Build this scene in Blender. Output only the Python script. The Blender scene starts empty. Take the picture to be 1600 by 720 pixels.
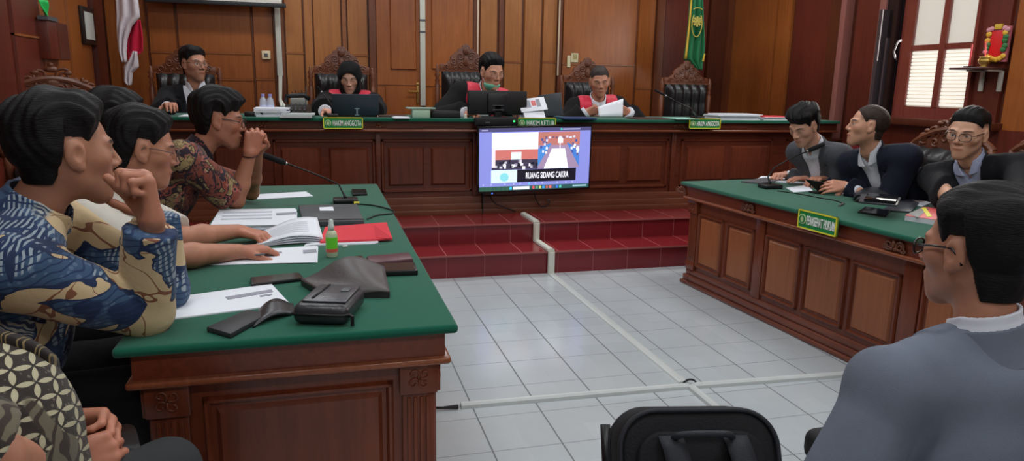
import bpy, bmesh, math, random
import numpy as np
from mathutils import Vector, Matrix
random.seed(7)
rng = np.random.default_rng(5)
PI = math.pi
COL = bpy.context.scene.collection
SCALE = 0.942           # everything is laid out in units of 0.942 m and scaled at the end

# ------------------------------------------------------------------ camera model
F_PX, PITCH, YAW, ROLL, EYE = 1090.0, math.radians(11.76), math.radians(15.1), math.radians(1.1), 1.465
_f = Vector((math.sin(YAW)*math.cos(PITCH), math.cos(YAW)*math.cos(PITCH), -math.sin(PITCH)))
_r0 = Vector((math.cos(YAW), -math.sin(YAW), 0)); _u0 = _r0.cross(_f)
_r = _r0*math.cos(ROLL) + _u0*math.sin(ROLL); _u = -_r0*math.sin(ROLL) + _u0*math.cos(ROLL)
_c = Vector((0, 0, EYE))
def ray(px, py): return _f + _r*((px-800)/F_PX) - _u*((py-360)/F_PX)
def at(px, py, z):                     # point of a horizontal plane
    d = ray(px, py); return _c + d*((z-EYE)/d.z)
def aty(px, py, y):                    # point of a plane facing the camera
    d = ray(px, py); return _c + d*(y/d.y)
def atx(px, py, x):
    d = ray(px, py); return _c + d*(x/d.x)
def D(px, py, dep): return _c + ray(px, py)*dep
def lin(c):
    return tuple(((v/255)/12.92 if v/255 <= .04045 else ((v/255+.055)/1.055)**2.4) for v in c)

# ------------------------------------------------------------------ materials
MATS = {}
def mat(name, rgb, rough=.6, spec=.4, metal=0, bump=0, bscale=200, alpha=1, emit=None, estr=0, sheen=0, coat=0, vary=0, vscale=4):
    if name in MATS: return MATS[name]
    m = bpy.data.materials.new(name); m.use_nodes = True
    nt = m.node_tree; b = nt.nodes['Principled BSDF']
    c = lin(rgb)+(1,)
    b.inputs['Base Color'].default_value = c; b.inputs['Roughness'].default_value = rough
    b.inputs['Specular IOR Level'].default_value = spec; b.inputs['Metallic'].default_value = metal
    b.inputs['Alpha'].default_value = alpha; b.inputs['Sheen Weight'].default_value = sheen
    b.inputs['Coat Weight'].default_value = coat; b.inputs['Coat Roughness'].default_value = .15
    if emit: b.inputs['Emission Color'].default_value = lin(emit)+(1,); b.inputs['Emission Strength'].default_value = estr
    tc = nt.nodes.new('ShaderNodeTexCoord')
    if vary:
        n = nt.nodes.new('ShaderNodeTexNoise'); n.inputs['Scale'].default_value = vscale; n.inputs['Detail'].default_value = 4
        nt.links.new(tc.outputs['Object'], n.inputs['Vector'])
        mx = nt.nodes.new('ShaderNodeMix'); mx.data_type = 'RGBA'
        mx.inputs['A'].default_value = tuple(v*(1-vary) for v in c[:3])+(1,)
        mx.inputs['B'].default_value = tuple(min(1, v*(1+vary)) for v in c[:3])+(1,)
        nt.links.new(n.outputs['Fac'], mx.inputs['Factor']); nt.links.new(mx.outputs['Result'], b.inputs['Base Color'])
    if bump:
        n = nt.nodes.new('ShaderNodeTexNoise'); n.inputs['Scale'].default_value = bscale; n.inputs['Detail'].default_value = 3
        nt.links.new(tc.outputs['Object'], n.inputs['Vector'])
        bp = nt.nodes.new('ShaderNodeBump'); bp.inputs['Strength'].default_value = bump; bp.inputs['Distance'].default_value = .004
        nt.links.new(n.outputs['Fac'], bp.inputs['Height']); nt.links.new(bp.outputs['Normal'], b.inputs['Normal'])
    MATS[name] = m
    return m
def wood(name, dark, light, axis=2, rough=.32, stretch=14, spec=.45, bands=3.0, coat=.15):
    if name in MATS: return MATS[name]
    m = bpy.data.materials.new(name); m.use_nodes = True
    nt = m.node_tree; N = nt.nodes; L = nt.links; b = N['Principled BSDF']
    tc = N.new('ShaderNodeTexCoord'); mp = N.new('ShaderNodeMapping')
    sc = [stretch]*3; sc[axis] = 1.0
    mp.inputs['Scale'].default_value = sc
    L.new(tc.outputs['Object'], mp.inputs['Vector'])
    n1 = N.new('ShaderNodeTexNoise'); n1.inputs['Scale'].default_value = bands; n1.inputs['Detail'].default_value = 8; n1.inputs['Roughness'].default_value = .62; n1.inputs['Distortion'].default_value = .6
    L.new(mp.outputs['Vector'], n1.inputs['Vector'])
    n2 = N.new('ShaderNodeTexNoise'); n2.inputs['Scale'].default_value = .9; n2.inputs['Detail'].default_value = 2
    L.new(tc.outputs['Object'], n2.inputs['Vector'])
    ad = N.new('ShaderNodeMath'); ad.operation = 'MULTIPLY_ADD'; ad.inputs[1].default_value = .65
    L.new(n2.outputs['Fac'], ad.inputs[0])
    m2 = N.new('ShaderNodeMath'); m2.operation = 'MULTIPLY'; m2.inputs[1].default_value = .45
    L.new(n1.outputs['Fac'], m2.inputs[0]); L.new(m2.outputs[0], ad.inputs[2])
    rp = N.new('ShaderNodeValToRGB'); e = rp.color_ramp.elements
    e[0].position = .38; e[0].color = lin(dark)+(1,); e[1].position = .68; e[1].color = lin(light)+(1,)
    L.new(ad.outputs[0], rp.inputs['Fac']); L.new(rp.outputs['Color'], b.inputs['Base Color'])
    b.inputs['Roughness'].default_value = rough; b.inputs['Specular IOR Level'].default_value = spec
    b.inputs['Coat Weight'].default_value = coat; b.inputs['Coat Roughness'].default_value = .25
    MATS[name] = m
    return m
def grid_tile(name, size, ox, oy, c1, grout, rough, gw=.007, gw2=.0035, axes=(0, 1), spec=.5):
    m = bpy.data.materials.new(name); m.use_nodes = True
    nt = m.node_tree; N = nt.nodes; L = nt.links; b = N['Principled BSDF']
    tc = N.new('ShaderNodeTexCoord'); sp = N.new('ShaderNodeSeparateXYZ'); L.new(tc.outputs['Object'], sp.inputs[0])
    outs = []; ids = []
    for k, (ax, off, w) in enumerate(((axes[0], ox, gw), (axes[1], oy, gw2))):
        a = N.new('ShaderNodeMath'); a.operation = 'MULTIPLY_ADD'; a.inputs[1].default_value = 1/size; a.inputs[2].default_value = -off/size+.5+100
        L.new(sp.outputs[ax], a.inputs[0])
        fr = N.new('ShaderNodeMath'); fr.operation = 'FRACT'; L.new(a.outputs[0], fr.inputs[0])
        fl = N.new('ShaderNodeMath'); fl.operation = 'FLOOR'; L.new(a.outputs[0], fl.inputs[0]); ids.append(fl)
        sb = N.new('ShaderNodeMath'); sb.operation = 'SUBTRACT'; sb.inputs[1].default_value = .5; L.new(fr.outputs[0], sb.inputs[0])
        ab = N.new('ShaderNodeMath'); ab.operation = 'ABSOLUTE'; L.new(sb.outputs[0], ab.inputs[0])
        lt = N.new('ShaderNodeMath'); lt.operation = 'LESS_THAN'; lt.inputs[1].default_value = w/size/2; L.new(ab.outputs[0], lt.inputs[0]); outs.append(lt)
    mxx = N.new('ShaderNodeMath'); mxx.operation = 'MAXIMUM'; L.new(outs[0].outputs[0], mxx.inputs[0]); L.new(outs[1].outputs[0], mxx.inputs[1])
    cb = N.new('ShaderNodeCombineXYZ'); L.new(ids[0].outputs[0], cb.inputs[0]); L.new(ids[1].outputs[0], cb.inputs[1])
    wn = N.new('ShaderNodeTexWhiteNoise'); L.new(cb.outputs[0], wn.inputs[0])
    nz = N.new('ShaderNodeTexNoise'); nz.inputs['Scale'].default_value = 3; nz.inputs['Detail'].default_value = 5; L.new(tc.outputs['Object'], nz.inputs['Vector'])
    sm = N.new('ShaderNodeMath'); sm.operation = 'MULTIPLY_ADD'; sm.inputs[1].default_value = .35; L.new(wn.outputs['Value'], sm.inputs[0]); L.new(nz.outputs['Fac'], sm.inputs[2])
    mt = N.new('ShaderNodeMix'); mt.data_type = 'RGBA'
    mt.inputs['A'].default_value = tuple(v*.9 for v in lin(c1))+(1,); mt.inputs['B'].default_value = tuple(min(1, v*1.08) for v in lin(c1))+(1,)
    L.new(sm.outputs[0], mt.inputs['Factor'])
    mx = N.new('ShaderNodeMix'); mx.data_type = 'RGBA'; mx.inputs['B'].default_value = lin(grout)+(1,)
    L.new(mt.outputs['Result'], mx.inputs['A']); L.new(mxx.outputs[0], mx.inputs['Factor']); L.new(mx.outputs['Result'], b.inputs['Base Color'])
    rr = N.new('ShaderNodeMath'); rr.operation = 'MULTIPLY_ADD'; rr.inputs[1].default_value = .4; rr.inputs[2].default_value = rough; L.new(mxx.outputs[0], rr.inputs[0]); L.new(rr.outputs[0], b.inputs['Roughness'])
    b.inputs['Specular IOR Level'].default_value = spec
    bp = N.new('ShaderNodeBump'); bp.inputs['Strength'].default_value = .25; bp.inputs['Distance'].default_value = .003; bp.invert = True
    L.new(mxx.outputs[0], bp.inputs['Height']); L.new(bp.outputs['Normal'], b.inputs['Normal'])
    MATS[name] = m
    return m

# ------------------------------------------------------------------ object helpers
def tag(o, label=None, cat=None, group=None, kind=None):
    if label: o['label'] = label
    if cat: o['category'] = cat
    if group: o['group'] = group
    if kind: o['kind'] = kind
    return o
def thing(name, label, cat, loc=(0, 0, 0), rz=0, group=None):
    o = bpy.data.objects.new(name, None); COL.objects.link(o)
    o.location = loc; o.rotation_euler = (0, 0, rz); o.empty_display_size = .1
    return tag(o, label, cat, group)
def link_mesh(name, me, m, parent=None, smooth=False):
    o = bpy.data.objects.new(name, me); COL.objects.link(o)
    if m is not None:
        for q in (m if isinstance(m, (list, tuple)) else [m]): me.materials.append(q)
    if parent is not None: o.parent = parent
    if smooth:
        me.polygons.foreach_set('use_smooth', [True]*len(me.polygons))
    return o
I4 = Matrix.Identity(4)
def T(x, y, z): return Matrix.Translation((x, y, z))
def R(a, ax='Z'): return Matrix.Rotation(a, 4, ax)
class MB:
    def __init__(s): s.bm = bmesh.new()
    def box(s, x0, x1, y0, y1, z0, z1, M=I4):
        vs = [s.bm.verts.new(M @ Vector(p)) for p in ((x0,y0,z0),(x1,y0,z0),(x1,y1,z0),(x0,y1,z0),(x0,y0,z1),(x1,y0,z1),(x1,y1,z1),(x0,y1,z1))]
        for f in ((0,3,2,1),(4,5,6,7),(0,1,5,4),(1,2,6,5),(2,3,7,6),(3,0,4,7)): s.bm.faces.new([vs[i] for i in f])
        return s
    def frust(s, x0, x1, z0, z1, d, b, M=I4, y=0):     # raised field: base rectangle at y, top inset by b at y-d
        a = [(x0,y,z0),(x1,y,z0),(x1,y,z1),(x0,y,z1)]; c = [(x0+b,y-d,z0+b),(x1-b,y-d,z0+b),(x1-b,y-d,z1-b),(x0+b,y-d,z1-b)]
        va = [s.bm.verts.new(M @ Vector(p)) for p in a]; vc = [s.bm.verts.new(M @ Vector(p)) for p in c]
        s.bm.faces.new(vc)
        for i in range(4): s.bm.faces.new([va[i], va[(i+1) % 4], vc[(i+1) % 4], vc[i]])
        s.bm.faces.new(va[::-1])
        return s
    def tube(s, pts, r, seg=8, caps=True):
        pts = [Vector(p) for p in pts]; n = len(pts)
        rs = r if isinstance(r, (list, tuple)) else [r]*n
        rings = []; prev = None
        for i, p in enumerate(pts):
            t = (pts[min(i+1, n-1)] - pts[max(i-1, 0)]).normalized()
            if prev is None:
                a = Vector((0, 0, 1)) if abs(t.z) < .9 else Vector((1, 0, 0))
                x = t.cross(a).normalized()
            else: x = (prev - t*prev.dot(t)).normalized()
            prev = x; yv = t.cross(x)
            rings.append([s.bm.verts.new(p + (x*math.cos(2*PI*k/seg) + yv*math.sin(2*PI*k/seg))*rs[i]) for k in range(seg)])
        for i in range(n-1):
            for k in range(seg): s.bm.faces.new([rings[i][k], rings[i][(k+1) % seg], rings[i+1][(k+1) % seg], rings[i+1][k]])
        if caps: s.bm.faces.new(rings[0][::-1]); s.bm.faces.new(rings[-1])
        return s
    def lathe(s, prof, seg=20, M=I4):
        rings = []
        for r, z in prof: rings.append([s.bm.verts.new(M @ Vector((max(r, 1e-4)*math.cos(2*PI*k/seg), max(r, 1e-4)*math.sin(2*PI*k/seg), z))) for k in range(seg)])
        for i in range(len(prof)-1):
            for k in range(seg): s.bm.faces.new([rings[i][k], rings[i][(k+1) % seg], rings[i+1][(k+1) % seg], rings[i+1][k]])
        s.bm.faces.new(rings[0][::-1]); s.bm.faces.new(rings[-1])
        return s
    def prism(s, poly, z0, z1, M=I4):
        a = [s.bm.verts.new(M @ Vector((x, y, z0))) for x, y in poly]; b = [s.bm.verts.new(M @ Vector((x, y, z1))) for x, y in poly]
        n = len(poly)
        s.bm.faces.new(a[::-1]); s.bm.faces.new(b)
        for i in range(n): s.bm.faces.new([a[i], a[(i+1) % n], b[(i+1) % n], b[i]])
        return s
    def ball(s, c, r, M=I4, seg=12):
        r = r if isinstance(r, (list, tuple)) else (r,)*3
        g = bmesh.ops.create_uvsphere(s.bm, u_segments=seg, v_segments=max(6, seg//2+1), radius=1, matrix=M @ T(*c) @ Matrix.Diagonal((*r, 1)))
        return s
    def grid(s, fn, nu, nv):
        vs = [[s.bm.verts.new(fn(i/nu, j/nv)) for j in range(nv+1)] for i in range(nu+1)]
        for i in range(nu):
            for j in range(nv): s.bm.faces.new([vs[i][j], vs[i+1][j], vs[i+1][j+1], vs[i][j+1]])
        return s
    def build(s, name, m, parent=None, smooth=False, bevel=0, bseg=2, solid=0, autos=False, loc=None, rz=0):
        bmesh.ops.recalc_face_normals(s.bm, faces=s.bm.faces)
        if bevel:
            es = [e for e in s.bm.edges if len(e.link_faces) == 2 and e.calc_face_angle(0) > .6]
            bmesh.ops.bevel(s.bm, geom=es, offset=bevel, segments=bseg, profile=.5, affect='EDGES', clamp_overlap=True)
        me = bpy.data.meshes.new(name); s.bm.to_mesh(me); s.bm.free()
        o = link_mesh(name, me, m, parent)
        if smooth: me.polygons.foreach_set('use_smooth', [True]*len(me.polygons))
        elif autos or bevel: me.shade_smooth() if hasattr(me, 'shade_smooth') else None; me.set_sharp_from_angle(angle=.7)
        if solid:
            md = o.modifiers.new('thickness', 'SOLIDIFY'); md.thickness = solid; md.offset = 0
        if loc is not None: o.location = loc; o.rotation_euler = (0, 0, rz)
        return o
def text_mesh(name, s, w, h, m, parent, M, bold=.02, depth=.002):
    cu = bpy.data.curves.new(name, 'FONT'); cu.body = s; cu.size = 1; cu.offset = bold; cu.extrude = .02; cu.align_x = 'CENTER'; cu.align_y = 'CENTER'
    t = bpy.data.objects.new(name+'_tmp', cu); COL.objects.link(t)
    dg = bpy.context.evaluated_depsgraph_get(); dg.update()
    me = bpy.data.meshes.new_from_object(t.evaluated_get(dg))
    bpy.data.objects.remove(t)
    co = np.empty(len(me.vertices)*3, np.float32); me.vertices.foreach_get('co', co); co = co.reshape(-1, 3)
    lo, hi = co.min(0), co.max(0); c = (lo+hi)/2
    co = (co-c)/np.maximum(hi-lo, 1e-6)*np.array([w, h, depth])
    co = co @ np.array(M.to_3x3()).T + np.array(M.translation)
    me.vertices.foreach_set('co', co.astype(np.float32).ravel()); me.materials.clear(); me.name = name
    return link_mesh(name, me, m, parent)
# ------------------------------------------------------------------ implicit surfaces for people
class Field:
    def __init__(s, lo, hi, h):
        s.lo = np.array(lo, np.float32); s.h = h
        s.n = np.ceil((np.array(hi)-s.lo)/h).astype(int)+1
        s.f = np.full(s.n, .5, np.float32)
    def sub(s, lo, hi):
        a = np.clip(np.floor((np.array(lo)-s.lo)/s.h).astype(int), 0, s.n-1); b = np.clip(np.ceil((np.array(hi)-s.lo)/s.h).astype(int)+1, 1, s.n)
        if (b <= a).any(): return None, None
        sl = tuple(slice(i, j) for i, j in zip(a, b))
        g = np.meshgrid(*[(s.lo[k]+np.arange(a[k], b[k])*s.h).astype(np.float32) for k in range(3)], indexing='ij', sparse=True)
        return sl, g
    def _mix(s, sl, d, k, op):
        f = s.f[sl]
        if op == 'u':
            if k > 0:
                e = np.maximum(k-np.abs(f-d), 0)/k; s.f[sl] = np.minimum(f, d)-e*e*k*.25
            else: s.f[sl] = np.minimum(f, d)
        else:
            e = np.maximum(k-np.abs(f+d), 0)/max(k, 1e-6); s.f[sl] = np.maximum(f, -d)+e*e*k*.25
    def cone(s, a, b, ra, rb, k=.02, op='u'):
        a = np.array(a, float); b = np.array(b, float); m = max(ra, rb)+k+.03
        sl, g = s.sub(np.minimum(a, b)-m, np.maximum(a, b)+m)
        if sl is None: return
        ba = b-a; L = ba@ba+1e-12
        h = np.clip(((g[0]-a[0])*ba[0]+(g[1]-a[1])*ba[1]+(g[2]-a[2])*ba[2])/L, 0, 1)
        d = np.sqrt((g[0]-a[0]-h*ba[0])**2+(g[1]-a[1]-h*ba[1])**2+(g[2]-a[2]-h*ba[2])**2)-(ra+(rb-ra)*h)
        s._mix(sl, d.astype(np.float32), k, op)
    def ell(s, c, r, Rm=None, k=.02, op='u'):
        c = np.array(c, float); r = np.array(r, float); m = r.max()+k+.03
        sl, g = s.sub(c-m, c+m)
        if sl is None: return
        x, y, z = g[0]-c[0], g[1]-c[1], g[2]-c[2]
        if Rm is not None: x, y, z = [Rm[0, i]*x+Rm[1, i]*y+Rm[2, i]*z for i in range(3)]
        k0 = np.sqrt((x/r[0])**2+(y/r[1])**2+(z/r[2])**2); k1 = np.sqrt((x/r[0]**2)**2+(y/r[1]**2)**2+(z/r[2]**2)**2)
        s._mix(sl, (k0*(k0-1)/np.maximum(k1, 1e-6)).astype(np.float32), k, op)
    def all(s):
        return np.meshgrid(*[(s.lo[k]+np.arange(s.n[k])*s.h).astype(np.float32) for k in range(3)], indexing='ij', sparse=True)
    def mesh(s):
        f = s.f; h = s.h
        f[0] = f[-1] = .5; f[:, 0] = f[:, -1] = .5; f[:, :, 0] = f[:, :, -1] = .5
        neg = f < 0
        c = neg[:-1, :-1, :-1].astype(np.int8)
        tot = np.zeros_like(c)
        for i in (0, 1):
            for j in (0, 1):
                for k in (0, 1): tot += neg[i:f.shape[0]-1+i, j:f.shape[1]-1+j, k:f.shape[2]-1+k]
        act = (tot > 0) & (tot < 8); idx = np.argwhere(act)
        if not len(idx): return np.zeros((0, 3)), np.zeros((0, 4), int)
        vid = np.full(act.shape, -1, np.int32); vid[act] = np.arange(len(idx))
        acc = np.zeros((len(idx), 3)); cnt = np.zeros(len(idx))
        cs = [(i, j, k) for i in (0, 1) for j in (0, 1) for k in (0, 1)]
        for a in cs:
            for ax in range(3):
                if a[ax]: continue
                b = list(a); b[ax] = 1
                fa = f[idx[:, 0]+a[0], idx[:, 1]+a[1], idx[:, 2]+a[2]]; fb = f[idx[:, 0]+b[0], idx[:, 1]+b[1], idx[:, 2]+b[2]]
                m = (fa < 0) != (fb < 0); t = np.where(m, fa/np.where(m, fa-fb, 1), 0)
                p = np.array(a, float)+np.outer(t, np.array(b, float)-np.array(a, float))
                acc[m] += p[m]; cnt[m] += 1
        v = s.lo+(idx+acc/cnt[:, None])*h
        Q = []
        for ax in range(3):
            sl0 = [slice(None)]*3; sl1 = [slice(None)]*3; sl0[ax] = slice(0, -1); sl1[ax] = slice(1, None)
            n0 = neg[tuple(sl0)]; n1 = neg[tuple(sl1)]
            e = np.argwhere(n0 != n1)
            o1, o2 = [(1, 2), (2, 0), (0, 1)][ax]
            e = e[(e[:, o1] > 0) & (e[:, o2] > 0)]
            u = np.zeros(3, int); u[o1] = 1; w = np.zeros(3, int); w[o2] = 1
            q = np.stack([vid[tuple((e-u-w).T)], vid[tuple((e-w).T)], vid[tuple(e.T)], vid[tuple((e-u).T)]], 1)
            fl = ~n0[tuple(e.T)]; q[fl] = q[fl][:, ::-1]
            Q.append(q)
        return v, np.concatenate(Q)
def np_mesh(name, chunks, cols=None):
    V = []; Q = []; n = 0
    for v, q in chunks: V.append(v); Q.append(q+n); n += len(v)
    V = np.concatenate(V).astype(np.float32); Q = np.concatenate(Q).astype(np.int32)
    me = bpy.data.meshes.new(name)
    me.vertices.add(len(V)); me.vertices.foreach_set('co', V.ravel())
    me.loops.add(Q.size); me.loops.foreach_set('vertex_index', Q.ravel())
    me.polygons.add(len(Q)); me.polygons.foreach_set('loop_start', np.arange(0, Q.size, 4, dtype=np.int32)); me.polygons.foreach_set('loop_total', np.full(len(Q), 4, np.int32))
    me.polygons.foreach_set('use_smooth', np.ones(len(Q), bool))
    me.update(); me.validate()
    if cols is not None:
        a = me.color_attributes.new('Col', 'FLOAT_COLOR', 'POINT')
        a.data.foreach_set('color', np.concatenate([cols, np.ones((len(cols), 1))], 1).astype(np.float32).ravel())
    return me
_K = rng.normal(size=(7, 3)); _K /= np.linalg.norm(_K, axis=1)[:, None]; _K2 = rng.normal(size=(7, 3)); _PH = rng.uniform(0, 6.28, 7)
def folds(x, y, z, freq=26, seed=0):
    t = 0
    for i in range(5):
        k = _K[i]*freq*(.7+.25*i); w = _K2[i]*7
        t = t+np.sin(k[0]*x+k[1]*y+k[2]*z+_PH[i]+seed+1.6*np.sin(w[0]*x+w[1]*y+w[2]*z+seed*2))/(1+.4*i)
    return t/2.6
def unit(v): v = np.array(v, float); return v/np.linalg.norm(v)
def facing(az, pitch=0, roll=0):
    """columns: right side of the picture of the body (its left), forward, up; az measured from +x"""
    f = np.array([math.cos(az)*math.cos(pitch), math.sin(az)*math.cos(pitch), math.sin(pitch)])
    x = np.array([math.sin(az), -math.cos(az), 0]); u = np.cross(x, f)
    x2 = x*math.cos(roll)+u*math.sin(roll); u2 = np.cross(x2, f)
    return np.stack([x2, f, u2], 1)
def skin_mat():
    if 'skin' in MATS: return MATS['skin']
    m = bpy.data.materials.new('skin'); m.use_nodes = True; nt = m.node_tree; b = nt.nodes['Principled BSDF']
    a = nt.nodes.new('ShaderNodeAttribute'); a.attribute_name = 'Col'
    n = nt.nodes.new('ShaderNodeTexNoise'); n.inputs['Scale'].default_value = 28; n.inputs['Detail'].default_value = 4
    tc = nt.nodes.new('ShaderNodeTexCoord'); nt.links.new(tc.outputs['Object'], n.inputs['Vector'])
    mx = nt.nodes.new('ShaderNodeMix'); mx.data_type = 'RGBA'; mx.blend_type = 'MULTIPLY'; mx.inputs['Factor'].default_value = 1
    rp = nt.nodes.new('ShaderNodeValToRGB'); rp.color_ramp.elements[0].color = (.82, .78, .76, 1); rp.color_ramp.elements[1].color = (1.1, 1.08, 1.06, 1)
    nt.links.new(n.outputs['Fac'], rp.inputs['Fac']); nt.links.new(a.outputs['Color'], mx.inputs['A']); nt.links.new(rp.outputs['Color'], mx.inputs['B'])
    nt.links.new(mx.outputs['Result'], b.inputs['Base Color'])
    b.inputs['Roughness'].default_value = .48; b.inputs['Specular IOR Level'].default_value = .4
    b.inputs['Subsurface Weight'].default_value = .06; b.inputs['Subsurface Scale'].default_value = .01
    MATS['skin'] = m; return m
def hair_mat(name, rgb):
    if name in MATS: return MATS[name]
    m = bpy.data.materials.new(name); m.use_nodes = True; nt = m.node_tree; b = nt.nodes['Principled BSDF']
    tc = nt.nodes.new('ShaderNodeTexCoord'); mp = nt.nodes.new('ShaderNodeMapping'); mp.inputs['Scale'].default_value = (60, 60, 420); mp.inputs['Rotation'].default_value = (.5, .7, 0)
    n = nt.nodes.new('ShaderNodeTexNoise'); n.inputs['Scale'].default_value = 1; n.inputs['Detail'].default_value = 4
    nt.links.new(tc.outputs['Object'], mp.inputs['Vector']); nt.links.new(mp.outputs['Vector'], n.inputs['Vector'])
    rp = nt.nodes.new('ShaderNodeValToRGB'); rp.color_ramp.elements[0].position = .35; rp.color_ramp.elements[0].color = tuple(v*.35 for v in lin(rgb))+(1,)
    rp.color_ramp.elements[1].position = .75; rp.color_ramp.elements[1].color = tuple(v*1.35 for v in lin(rgb))+(1,)
    nt.links.new(n.outputs['Fac'], rp.inputs['Fac']); nt.links.new(rp.outputs['Color'], b.inputs['Base Color'])
    bp = nt.nodes.new('ShaderNodeBump'); bp.inputs['Strength'].default_value = .6; bp.inputs['Distance'].default_value = .004
    nt.links.new(n.outputs['Fac'], bp.inputs['Height']); nt.links.new(bp.outputs['Normal'], b.inputs['Normal'])
    b.inputs['Roughness'].default_value = .55; b.inputs['Specular IOR Level'].default_value = .18
    MATS[name] = m; return m

def head_skin(F, c, Rm, s, neck, look):
    def P(x, y, z): return c+Rm@(np.array([x, y, z])*s)
    E = lambda p, r, k=.02, op='u': F.ell(P(*p), np.array(r)*s, Rm, k*s, op)
    C = lambda a, b, ra, rb, k=.015, op='u': F.cone(P(*a), P(*b), ra*s, rb*s, k*s, op)
    w = look.get('w', 1.0)
    E((0, -.018, .03), (.076*w, .095, .088)); E((0, .02, -.022), (.060*w, .068, .086), .03)
    for q in (-1, 1):
        C((q*.045*w, .0, -.05), (q*.011, .062, -.099), .017, .018, .03)
        E((q*.040*w, .050, -.016), (.024, .024, .022), .03)
        C((q*.016, .083, .021), (q*.045, .068, .022), .009, .008, .014)
    C((0, .066, -.1), (0, .068, -.1), .019, .019, .02)
    E((0, .07, -.066), (.03, .022, .026), .02)
    for q in (-1, 1): E((q*.031, .095, .001), (.017, .0125, .0115), .010, 's')
    for q in (-1, 1): E((q*.031, .0715, .0), (.0145, .0135, .0115), .003)
    C((0, .082, .014), (0, .104, -.026), .0075, .0105, .012)
    for q in (-1, 1): E((q*.0125, .092, -.032), (.009, .011, .0085), .008)
    C((-.015, .088, -.060), (.015, .088, -.060), .005, .005, .006); E((0, .0935, -.0595), (.010, .006, .005), None or .004)
    C((-.012, .086, -.0705), (.012, .086, -.0705), .0062, .0062, .005)
    for q in (-1, 1):
        E((q*.077*w, -.004, -.003), (.010, .021, .033), .006)
        E((q*.088*w, .001, .0), (.008, .011, .018), .004, 's')
        E((q*.077*w, .006, -.03), (.008, .009, .011), .006)
    F.cone(P(0, -.024, -.05), neck, .048*s, .055*s, .03*s)
def head_color(V, c, Rm, s, base, look):
    q = ((V-c)@Rm)/s; x, y, z = q[:, 0], q[:, 1], q[:, 2]; ax = np.abs(x)
    b = np.array(lin(base)); col = np.tile(b, (len(V), 1))
    def put(w, c, a=1.0):
        w = np.clip(w, 0, 1)[:, None]*a; col[:] = col*(1-w)+np.array(c)*w
    near = ((np.abs(q)**2).sum(1) < .17**2)
    put(near*np.clip(1.2-((ax-.045)/.022)**2-((z+.03)/.022)**2, 0, 1)*(y > .03), b*np.array([1.08, .82, .78]), .5)
    put(near*np.clip(1.2-((ax)/.016)**2-((z+.03)/.014)**2, 0, 1)*(y > .08), b*np.array([1.08, .85, .8]), .4)
    put(near*np.clip((z-.028)/.02, 0, 1)*np.clip((.052-y)/.012, 0, 1)*np.clip(1-(np.abs(ax)-.2), 0, 1), np.array(lin(look.get('hair', (30, 26, 26)))), look.get('scalp', .75))
    if look.get('beard'): put(near*np.clip(1.5-(ax/.055)**2-((z+.085)/.035)**2, 0, 1)*(y > .02), b*.35, look['beard'])
    if look.get('fade', 0): put(near*np.clip((z-look.get('fz', .0))/.03, 0, 1)*(y < .055), np.array(lin(look.get('hair', (25, 22, 22)))), look['fade'])
    put(near*np.clip((1.1-(x/.025)**2-((z+.065)/.0115)**2)*3, 0, 1)*(y > .074), np.array([b[0]*.85, b[1]*.58, b[2]*.56]), .7)
    put(near*np.clip(1-np.abs(z+.0655)/.0016, 0, 1)*(ax < .024)*(y > .07), b*.25, .8)
    put(near*np.clip((1-((ax-.034)/.022)**2-((z-.0255+.12*np.abs(ax-.034))/.0048)**2)*3, 0, 1)*(y > .04), np.array([.012, .01, .009]), .9)
    if look.get('eyes', 'open') == 'open':
        put(near*np.clip((1-((ax-.031)/.0135)**2-((z-.0005)/.0052)**2)*4, 0, 1)*(y > .06), np.array([.42, .40, .38]))
        put(near*np.clip((1-((ax-.031)/.006)**2-((z-.001)/.0055)**2)*4, 0, 1)*(y > .06), np.array([.012, .008, .006]))
        put(near*np.clip(1-np.abs(z-.0058+9*(ax-.031)**2)/.0018, 0, 1)*(np.abs(ax-.031) < .0155)*(y > .055), np.array([.015, .01, .01]), .9)
    else:
        put(near*np.clip(1-np.abs(z+.004-6*(ax-.031)**2)/.002, 0, 1)*(np.abs(ax-.031) < .0155)*(y > .055), np.array([.015, .01, .01]), .9)
        put(near*np.clip(1.2-((ax-.031)/.016)**2-((z-.002)/.009)**2, 0, 1)*(y > .055), b*.7, .6)
    for q_ in (-1, 1): put(near*(np.hypot(x-q_*.0075, z+.0375) < .003)*(y > .085), b*.2, .8)
    return col
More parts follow.
